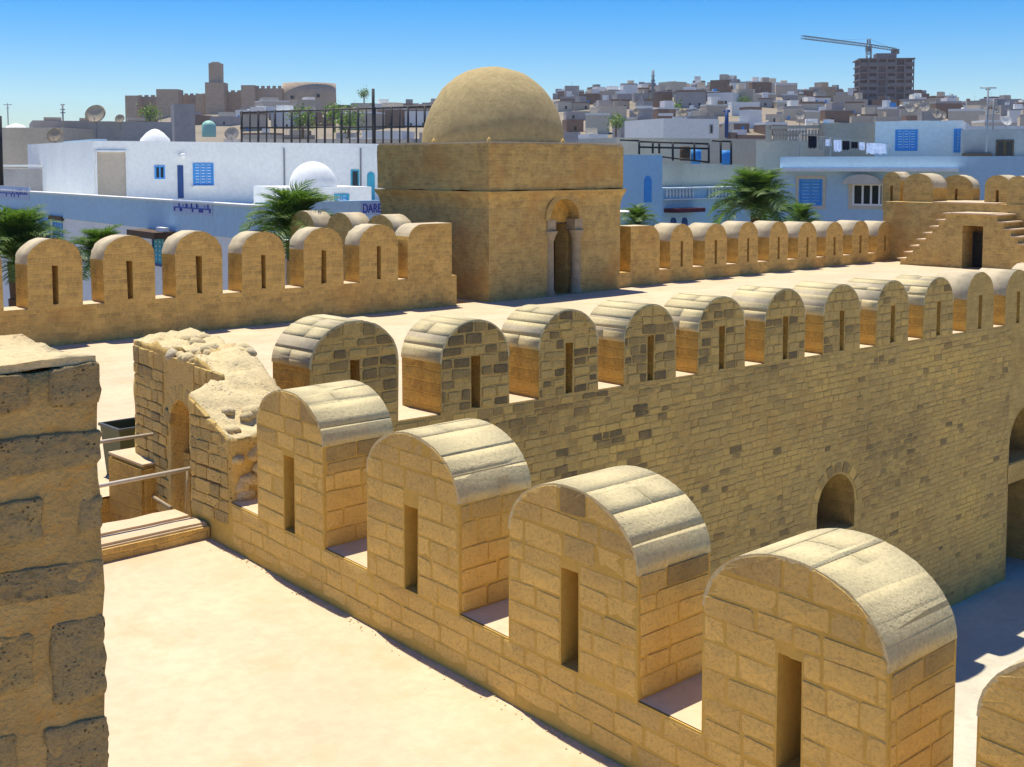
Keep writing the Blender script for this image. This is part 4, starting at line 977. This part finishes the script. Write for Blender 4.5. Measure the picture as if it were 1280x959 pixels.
for u0, v0, u1, v1, mt, lb in ((1010, 170, 1021, 186, 'black_cloth', 'black shirt hanging at the left end of the washing line'), (1023, 172, 1030, 188, 'grey', 'grey cloth hanging beside the black shirt on the line'), (1032, 174, 1039, 183, 'white_cloth', 'small white cloth in the middle of the washing line'), (1042, 175, 1052, 190, 'white_cloth', 'white shirt hanging left of the two dark garments'), (1053, 176.5, 1062, 188, 'black_cloth', 'dark trousers hanging next to the white shirt'), (1064, 177.5, 1072, 186, 'black_cloth', 'small dark garment right of the dark trousers'), (1074, 178, 1081, 188, 'white_cloth', 'white cloth hanging right of the dark garments'), (1083, 179, 1108, 193, 'white_cloth', 'large white sheet at the right end of the washing line')):
    bm = bmesh.new(); n = 8; rows_ = []
    for i in range(n + 1):
        u = u0 + (u1 - u0) * i / n; off = HD * (.06 * math.sin(i * 1.9 + u0)); hang = (v1 - v0) * (1 - .12 * (i % 3 == 1))
        rows_.append([bm.verts.new(at(u, v0 + hang * j / 3, 70) + off * (j / 3)) for j in range(4)])
    for A, B in zip(rows_, rows_[1:]):
        for j in range(3): bm.faces.new((A[j], A[j+1], B[j+1], B[j]))
    bmesh.ops.solidify(bm, geom=bm.faces[:], thickness=.02); tag(put('garment', bm, M[mt]), lb, 'laundry', 'washing on the line')
# dishes and aerials
def dish(u, v, d, rpx, label, mat='dish', az=0.0):
    c = at(u, v, d); r = rpx * d / F; t = thing('satellite_dish', label, 'satellite dish', c, math.atan2(-HD.y, -HD.x) + az)
    bm = bmesh.new(); rings = []
    for i in range(5):
        q = i / 4; rings.append([bm.verts.new((q * q * r * .25, q * r * math.cos(a), q * r * math.sin(a))) for a in [2 * math.pi * k / 16 for k in range(16)]] if i else [bm.verts.new((0, 0, 0))])
    for k in range(16): bm.faces.new((rings[0][0], rings[1][k], rings[1][(k+1) % 16]))
    for A, B in zip(rings[1:], rings[2:]):
        for k in range(16): bm.faces.new((A[k], B[k], B[(k+1) % 16], A[(k+1) % 16]))
    bmesh.ops.solidify(bm, geom=bm.faces[:], thickness=r * .03)
    bmesh.ops.rotate(bm, verts=bm.verts, cent=(0, 0, 0), matrix=Matrix.Rotation(-.5, 3, 'Y')); put('reflector', bm, M[mat], t, smooth=True)
    put('mount', TB(((-.05 * r, 0, 0), (-.1 * r, 0, -2.2 * r), r * .07), n=6), M['steel'], t)
    put('feed_arm', TB(((0, 0, -r * .9), (r * .8, 0, -.1 * r), r * .04), n=5), M['steel'], t)
dish(120, 144, 96, 13, 'large cream satellite dish on the grey roof at left', 'cream')
dish(150, 149, 98, 6, 'small cream dish just right of the large one at left', 'cream')
dish(69, 170, 88, 10, 'grey satellite dish on the beige building at the left edge', 'beige')
dish(290, 168, 82, 9, 'grey dish at the left end of the roof fence', 'grey')
for u, v, r, lb in ((1000, 145, 7, 'pale dish left of the tower block on a hillside roof'), (1137, 136, 7, 'cream dish first in the cluster right of the tower block'), (1155, 134, 8, 'cream dish topmost of the cluster right of the tower block'), (1171, 143, 7, 'cream dish lowest in the cluster right of the tower block'), (1176, 145, 7, 'cream dish rightmost of the cluster over the white house')): dish(u, v, 120, r, lb)
dish(854, 142, 150, 5, 'small yellowish dish on the hillside right of the dome', 'cream'); dish(795, 140, 150, 4, 'tiny yellowish dish nearest the dome on the hillside', 'cream')
dish(1258, 152, 74, 7, 'pale dish on the roof at the right edge', 'white')
pole('antenna', 'tall leaning television aerial on the grey house at right', 1233, 109, 190, 70, .05, 'steel', 'antenna', ((110, 10), (112, 3)))
pole('antenna', 'shorter aerial beside the tall leaning one at right', 1241, 124, 165, 72, .04, 'steel', 'antenna', ((126, 4), (130, 3)))
pole('radio_mast', 'lattice radio mast on the hill right of the dome', 816, 88, 125, 420, .5, 'rust', 'mast', ((95, 2), (101, 2.5), (107, 2.5)))
pole('street_lamp', 'blue lamp column with pale globe on the hillside roofs', 908, 137, 172, 150, .25, 'dblue', 'lamp', ((139, 4),))

# ------------------------------------------------------------------ hillside houses
rH = random.Random(17)
COL = [('white', 'white'), ('white', 'white'), ('white', 'white'), ('cream', 'cream'), ('brown', 'brick'), ('cream', 'cream'), ('grey', 'grey'), ('beige', 'beige'), ('cream', 'cream'), ('brown', 'brick'), ('grey', 'grey'), ('beige', 'beige')]
wmesh = bpy.data.meshes.new('window'); b_ = BX(((-.38, -.06, 0), (.38, .06, 1.05))); b_.to_mesh(wmesh); b_.free(); wmesh.materials.append(M['glass'])
wblue = wmesh.copy(); wblue.materials.clear(); wblue.materials.append(M['blue'])
def zone(u):
    return 'under the old fortress' if u < 300 else 'behind the roof fence' if u < 540 else 'just right of the dome' if u < 800 else 'below the radio mast' if u < 900 else 'left of the tower block' if u < 1060 else 'below the tower block' if u < 1150 else 'right of the tower block'
def house(u, d, wpx, hm, rz):
    w = wpx * d / F; dep = w * rH.uniform(.7, 1.1); p = at(u, 206, d); z = hill(d, u) - .6; p.z = z
    cm, cn = rH.choice(COL); st_ = rH.choice(['flat roofed', 'two storey', 'low', 'stepped', 'parapeted']); 
    band = 'low on' if d < 240 else 'halfway up' if d < 420 else 'high on'
    nn = rH.choice(['plain ', 'weathered ', 'small windowed ', 'squat ', 'boxy ']) if wpx * d / F > 7.5 else rH.choice(['little ', 'narrow ', 'cramped ', 'slim '])
    t = thing('house', f'{nn}{st_} {cn} house {band} the hillside {zone(u)}', 'house', p, math.atan2(RT.y, RT.x) + rz, 'houses climbing the far hillside')
    put('wall', BX(((-w/2, 0, -3), (w/2, dep, hm))), M[cm], t)
    pm = M[rH.choice([cm, 'white', 'grey', 'brown'])]
    q = .25; hh = hm + rH.uniform(.3, .8)
    put('parapet', BX(((-w/2 - .03, -.03, hm), (w/2 + .03, q, hh)), ((-w/2 - .03, dep - q, hm), (w/2 + .03, dep + .03, hh)), ((-w/2 - .03, q, hm), (-w/2 + q, dep - q, hh)), ((w/2 - q, q, hm), (w/2 + .03, dep - q, hh))), pm, t)
    if st_ in ('two storey', 'stepped') or rH.random() < .35:
        ww = w * rH.uniform(.3, .55); xx = rH.uniform(-w/2 + .3, w/2 - ww - .3); put('upper_storey', BX(((xx, dep * .3, hm), (xx + ww, dep * .9, hm + rH.uniform(1.8, 2.8)))), M[rH.choice([cm, 'white', 'grey', 'cream'])], t)
    if rH.random() < .3:
        bm = bmesh.new(); xx = rH.uniform(-w * .3, w * .3); lathe(bm, (xx, dep * .4, hm), [(.0, 0), (.5, 0), (.55, 1.0), (.3, 1.2), (0, 1.2)], 8); put('water_tank', bm, M[rH.choice(['white', 'grey', 'cream'])], t)
    if rH.random() < .4:
        xx, ax = rH.uniform(-w * .4, w * .4), rH.uniform(1.5, 3); put('aerial', TB(((xx, dep * .5, hm), (xx, dep * .5, hm + ax), .05), ((xx - .5, dep * .5, hm + ax * .9), (xx + .5, dep * .5, hm + ax * .9), .04), n=4), M['steel'], t)
    if rH.random() < .25:
        xx = rH.uniform(-w * .4, w * .3); put('roof_shed', BX(((xx, .5, hm), (xx + rH.uniform(1, 2.2), rH.uniform(1.5, 3), hm + rH.uniform(1.2, 2.1)))), M[rH.choice(['brown', 'grey', 'white', 'blue' if rH.random() < .3 else 'beige'])], t)
    n = max(1, int(w / rH.uniform(2.6, 4.2)))
    for s_ in range(max(1, int(hm / 3))):
        for i in range(n):
            if rH.random() < .75: put('window', wblue if rH.random() < .2 else wmesh, None, t, (-w/2 + w * (i + .5) / n, 0, .9 + 3 * s_ + rH.uniform(-.1, .2)))
    return t
for d in (195, 220, 248, 280, 312, 345, 380, 420, 460, 500, 540, 580):
    u = 688 + rH.uniform(0, 20)
    while u < 1300:
        wpx = rH.choice([rH.uniform(4, 7), rH.uniform(5, 10)]) * F / d; u += wpx / 2
        house(u, d + rH.uniform(-14, 14), wpx, rH.choice([2.8, 3.4, 4.2, 5.8]), rH.uniform(-.6, .6))
        u += wpx / 2 + rH.uniform(-2, 9)
for d in (260, 330, 400, 470, 540):
    u = 285 + rH.uniform(0, 20)
    while u < 545:
        wpx = rH.uniform(7, 13) * F / d; house(u + wpx / 2, d + rH.uniform(-14, 14), wpx, rH.choice([3.2, 3.6, 5.8]), rH.uniform(-.5, .5)); u += wpx + rH.uniform(0, 12)
for u, d, w in ((170, 300, 34), (210, 280, 30), (255, 290, 40), (185, 420, 26), (235, 440, 30), (275, 430, 28), (205, 240, 30), (262, 225, 36)): house(u, d, w, 3.6, rH.uniform(-.4, .4))
wh = Facade('house', 'pale grey house with tall white front under the old fortress', 'house', 219, 330, 245, 332, 130, 8, M['grey'], zb=-2)
bm = bmesh.new(); lathe(bm, (0, 0, 0), [(1.25, -2), (1.25, 0), (1.0, .5), (.5, .8), (0, .9)], 16); tag(put('green_cupola', bm, M['greendome'], None, at(261, 157, 220), True), 'small pale green tiled cupola left of the roof fence', 'cupola')
# two houses that still read alike are told apart by which stands further left
from collections import defaultdict
same = defaultdict(list)
for o in C.objects:
    if o.get('group') == 'houses climbing the far hillside': same[o['label']].append(o)
for lb, os_ in same.items():
    if len(os_) > 1:
        os_.sort(key=lambda o: o.location.dot(RT) / o.location.dot(HD))
        w_ = [['left one', 'right one'], ['leftmost', 'middle one', 'rightmost'], ['leftmost', 'second from left', 'second from right', 'rightmost']][min(len(os_), 4) - 2]
        for o, w in zip(os_, w_): o['label'] = lb.replace('small windowed ', 'plain ').replace('flat roofed ', 'flat ') + ', ' + w
# trees on the hill
def bush(u, v, d, r, label):
    p = at(u, v, d); t = thing('tree', label, 'tree', p); bm = bmesh.new(); lay = bm.verts.layers.float.new('tone')
    for i in range(420):
        q = Vector((rH.gauss(0, .45), rH.gauss(0, .45), rH.gauss(0, .38))) * r; s_ = r * rH.uniform(.05, .11); a = Vector((rH.uniform(-1, 1), rH.uniform(-1, 1), rH.uniform(-1, 1))).normalized(); b = a.orthogonal().normalized(); c = a.cross(b); tn = rH.random()
        vs = [bm.verts.new(q + b * s_ * x + c * s_ * y) for x, y in ((-1, -.5), (.3, -1), (1, .4), (-.4, 1))]
        for v_ in vs: v_[lay] = tn
        bm.faces.new(vs)
    put('crown', bm, M['leaf'], t); put('trunk', TB(((0, 0, -r * 1.6), (0, 0, 0), r * .1), n=6), M['bark'], t)
for u, v, d, r, lb in ((378, 146, 330, 3.6, 'dark tree behind the left part of the roof fence'), (418, 140, 360, 3.6, 'dark tree in the middle behind the roof fence'), (436, 150, 300, 4, 'low dark tree near the tall post behind the fence'), (455, 117, 520, 2.6, 'bushy tree on the skyline left of the dome'), (866, 119, 470, 2.6, 'tree on the skyline beyond the hillside right of the dome'), (187, 142, 400, 3.5, 'dark tree below the left fortress walls'), (930, 128, 430, 2.4, 'small tree among the high hillside houses'), (840, 136, 380, 3, 'dark tree among houses below the radio mast'), (770, 152, 260, 2, 'low dark tree among the roofs just right of the dome')): bush(u, v, d, r, lb)

# ------------------------------------------------------------------ fortress on the hill
kb = thing('fortress', 'old brown fortress with square towers on the left skyline', 'fortress', at(290, 150, 600)); L = Vector(kb.location)
KR = Matrix.Rotation(math.atan2(RT.y, RT.x), 3, 'Z')
def kpart(name, u0, u1, v0, v1=155, d=600, dep=10, cren=0, mat='kasbah'):
    a = at(u0, v1, d); b = at(u1, v1, d); z0, z1 = at(u0, v1, d).z, at((u0 + u1) / 2, v0, d).z; w = (b - a).length; bm = BX(((0, 0, z0 - 8), (w, dep, z1)))
    if cren:
        n = max(2, int(w / 2.6))
        for i in range(n): box(bm, (w * (i + .15) / n, 0, z1), (w * (i + .75) / n, .8, z1 + cren))
    bmesh.ops.rotate(bm, verts=bm.verts, cent=(0, 0, 0), matrix=KR)
    o = put(name, bm, M[mat], kb, Vector((a.x, a.y, 0)) - L); return o
kpart('tower', 157, 172, 119.5, d=590); kpart('wall', 172, 196, 121, cren=.8); kpart('tower', 196, 223, 111.5, d=592); kpart('wall', 223, 258, 119, d=604, cren=.8)
kt = kpart('keep', 257, 280.5, 103, d=592, dep=9); kpart('keep_top', 261, 276, 79, 104, d=593.5, dep=6); kpart('wall', 280, 304, 115, cren=.8); kpart('tower', 302, 319, 106.5, d=594); kpart('wall', 319, 354, 110.5, cren=1.2)
kpart('keep_turret', 264, 273, 77.5, 80, d=594.5, dep=4); kpart('tower', 245, 256, 117.5, d=597)
bm = bmesh.new(); c = at(387, 150, 606); rr = 33 * 606 / F; lathe(bm, (c.x - L.x, c.y - L.y, 0), [(rr * 1.04, c.z - 10), (rr, at(387, 118, 606).z), (rr, at(387, 105, 606).z), (rr - 1, at(387, 105, 606).z), (0, at(387, 106, 606).z)], 40); put('bastion', bm, M['kasbah'], kb, (0, 0, -L.z))
for u, v in ((365, 124), (398, 122), (372, 131), (336, 126)): 
    a = at(u, v, 606 - rr * .98 if u > 350 else 599); put('loophole', BX(((-.5, -.5, 0), (.5, .5, 1.6))), M['glass'], kb, a - L)
for ch_ in kb.children:
    if ch_.name.split('.')[0] not in ('bastion', 'loophole'): ch_.location.z = -L.z

# ------------------------------------------------------------------ tower block under construction and crane
DT = 480
tb_a = at(1073, 150, DT); tb = thing('tower_block', 'dark unfinished concrete tower block on the right skyline', 'building', tb_a, math.atan2(RT.y, RT.x) - .12)
wT = 66 * DT / F; hT = at(1073, 73, DT).z - tb_a.z; NF = 9; dT = 16
put('core', BX(((.6, .6, -14), (wT - .6, dT, hT - .2))), M['infill'], tb)
for k in range(NF + 1):
    z = hT - hT * k / NF; put('slab', BX(((0 if k else -.3, -.25, z - .45), (wT + (0 if k else .3), dT + .2, z))), M['concrete'], tb)
for i in range(7):
    x = wT * i / 6; put('column', BX(((max(0, x - .35), -.05, -8), (min(wT, x + .35), .55, hT - .45))), M['concrete'], tb)
for k in range(NF):
    for i in range(6):
        z = hT - hT * (k + 1) / NF; x0 = wT * i / 6 + .4; x1 = wT * (i + 1) / 6 - .4
        if i in (1, 3, 5) or rH.random() < .15: put('parapet_panel', BX(((x0, -.15, z + .002), (x1, .3, z + 1.0))), M['concrete'], tb)
        elif i in (0, 2): put('wall_panel', BX(((x0, .1, z + .002), (x1, .4, z + hT / NF - .45))), M['infill'], tb)
put('rooftop_room', BX(((wT * .33, 3, hT), (wT * .7, 10, hT + 2.1))), M['concrete'], tb)
cr = thing('tower_crane', 'grey tower crane with long jib beside the unfinished tower block', 'crane', at(1086, 150, DT + 4)); L = Vector(cr.location)
def lattice(p, q, w, n, r=.10):
    bm = bmesh.new(); p, q = Vector(p), Vector(q); d = (q - p); a = d.normalized().cross(eZ) if abs(d.normalized().z) < .9 else RT; a = a.normalized(); b = d.normalized().cross(a)
    cs = [(a * sx + b * sy) * (w / 2) for sx, sy in ((-1, -1), (1, -1), (1, 1), (-1, 1))]
    for c in cs: tube(bm, p + c, q + c, r, 4)
    for i in range(n):
        for k in range(4): tube(bm, p + d * (i / n) + cs[k], p + d * ((i + 1) / n) + cs[(k+1) % 4], r * .7, 4)
    return bm
mt, mb = at(1086, 56, DT + 4), at(1086, 150, DT + 4)
put('mast', lattice(mb - L, mt - L, 1.7, 14, .16), M['rust'], cr)
j0, j1, j2, ap = at(1003, 46.5, DT - 60), at(1086, 57, DT + 4), at(1119, 62, DT + 30), at(1086, 48.5, DT + 4)
put('jib', lattice(j1 - L, j0 - L, 1.0, 26, .12), M['rust'], cr); put('counter_jib', lattice(j1 - L, j2 - L, 1.0, 9, .12), M['rust'], cr)
put('apex', lattice(mt - L, ap - L, 1.0, 3, .14), M['rust'], cr); put('cable', TB((ap - L, j1 + (j0 - j1) * .6 - L, .05), (ap - L, j2 - L, .05), n=4), M['rust'], cr)
put('counterweight', BX((j2 - L + Vector((-1.2, -1.2, -1.8)), j2 - L + Vector((1.2, 1.2, .2)))), M['concrete'], cr); put('cab', BX((mt - L + Vector((-.9, -.9, -2.6)), mt - L + Vector((.9, .9, -.6)))), M['rust'], cr)

# ------------------------------------------------------------------ palms
rQ = random.Random(23)
def frond_mesh(n, seed):
    r = random.Random(seed); bm = bmesh.new(); lay = bm.verts.layers.float.new('tone'); Lf = 1.0; pts = []
    for i in range(n + 1):
        s_ = i / n; pts.append(Vector((s_ * .93 - .10 * s_ ** 3, 0, .62 * s_ - .72 * s_ ** 2.2)))
    for i in range(n):
        p, q = pts[i], pts[i + 1]; wv = .012 * (1 - i / n) + .003
        vs = [bm.verts.new(p + Vector((0, -wv, 0))), bm.verts.new(p + Vector((0, wv, 0))), bm.verts.new(q + Vector((0, wv * .9, 0))), bm.verts.new(q + Vector((0, -wv * .9, 0)))]
        for v in vs: v[lay] = .9
        bm.faces.new(vs)
        if i < 2: continue
        for sd in (-1, 1):
            for h_ in (0, .5):
                b0 = p.lerp(q, h_); s_ = (i + h_) / n; ln = (.34 * math.sin(math.pi * min(1, s_ * .86 + .12)) ** .7 + .03) * r.uniform(.85, 1.1); t_ = (q - p).normalized()
                dr = (t_ * .75 + Vector((0, sd * .8, 0)) + Vector((0, 0, r.uniform(-.05, .4)))).normalized(); sv = t_ * .010
                mid = b0 + dr * ln * .5; tip = b0 + dr * ln + Vector((0, 0, -.22 * ln)); tn = r.uniform(0, .8)
                vs = [bm.verts.new(b0 - sv), bm.verts.new(b0 + sv), bm.verts.new(mid + sv), bm.verts.new(mid - sv), bm.verts.new(tip)]
                for v in vs: v[lay] = tn
                bm.faces.new(vs[:4]); bm.faces.new((vs[3], vs[2], vs[4]))
    me = bpy.data.meshes.new('frond'); bm.to_mesh(me); bm.free(); me.materials.append(M['leaf']); return me
FR = [frond_mesh(20, s_) for s_ in range(4)]
def palm(u, v, d, r, label, n=46, zb=ZG):
    c = at(u, v, d); t = thing('palm_tree', label, 'palm', (c.x, c.y, zb)); H = c.z - zb
    bm = bmesh.new(); prev = .24
    for i in range(12): tube(bm, (0, 0, H * i / 12), (0, 0, H * (i + 1) / 12), .19, 10, .24, False)
    put('trunk', bm, M['bark'], t)
    for i in range(n):
        o = put('frond', FR[i % 4], None, t, (0, 0, H)); q = i / n; el = 1.3 - 1.6 * q ** 1.2 + rQ.uniform(-.12, .12)
        s_ = r * rQ.uniform(.85, 1.1); o.rotation_euler = (rQ.uniform(-.2, .2), -el, i * 2.39996 + rQ.uniform(-.2, .2)); o.scale = (s_, s_, s_)
palm(368, 301, 34, 1.9, 'bushy green palm showing above the merlons left of the gatehouse')
palm(945, 266, 52, 2.35, 'large palm with spreading fronds in front of the blue villa', 56)
palm(1002, 282, 56, 1.3, 'smaller drooping palm just right of the large palm', 30)
palm(797, 284, 46, 1.1, 'young palm tip showing just right of the gatehouse', 30)
palm(22, 328, 30, 1.7, 'dark green palm at the left edge behind the merlons', 46)
palm(126, 332, 31, 1.3, 'thin palm between the first two merlons at left', 34)
palm(-20, 318, 34, 1.5, 'palm mostly cut off by the left edge of the photo', 34)

# ------------------------------------------------------------------ haze: thin air from the courtyard to beyond the hill
hz = bpy.data.materials.new('haze_air'); hz.use_nodes = True; n_ = hz.node_tree.nodes; n_.remove(n_['Principled BSDF'])
pv = n_.new('ShaderNodeVolumePrincipled'); pv.inputs['Color'].default_value = (.92, .95, 1, 1); pv.inputs['Density'].default_value = .00012; pv.inputs['Anisotropy'].default_value = .1
hz.node_tree.links.new(pv.outputs[0], n_['Material Output'].inputs['Volume'])
tag(put('haze', BX(((-13000, -13000, ZG - 1.5), (13000, 13000, 75))), hz), kind='stuff')
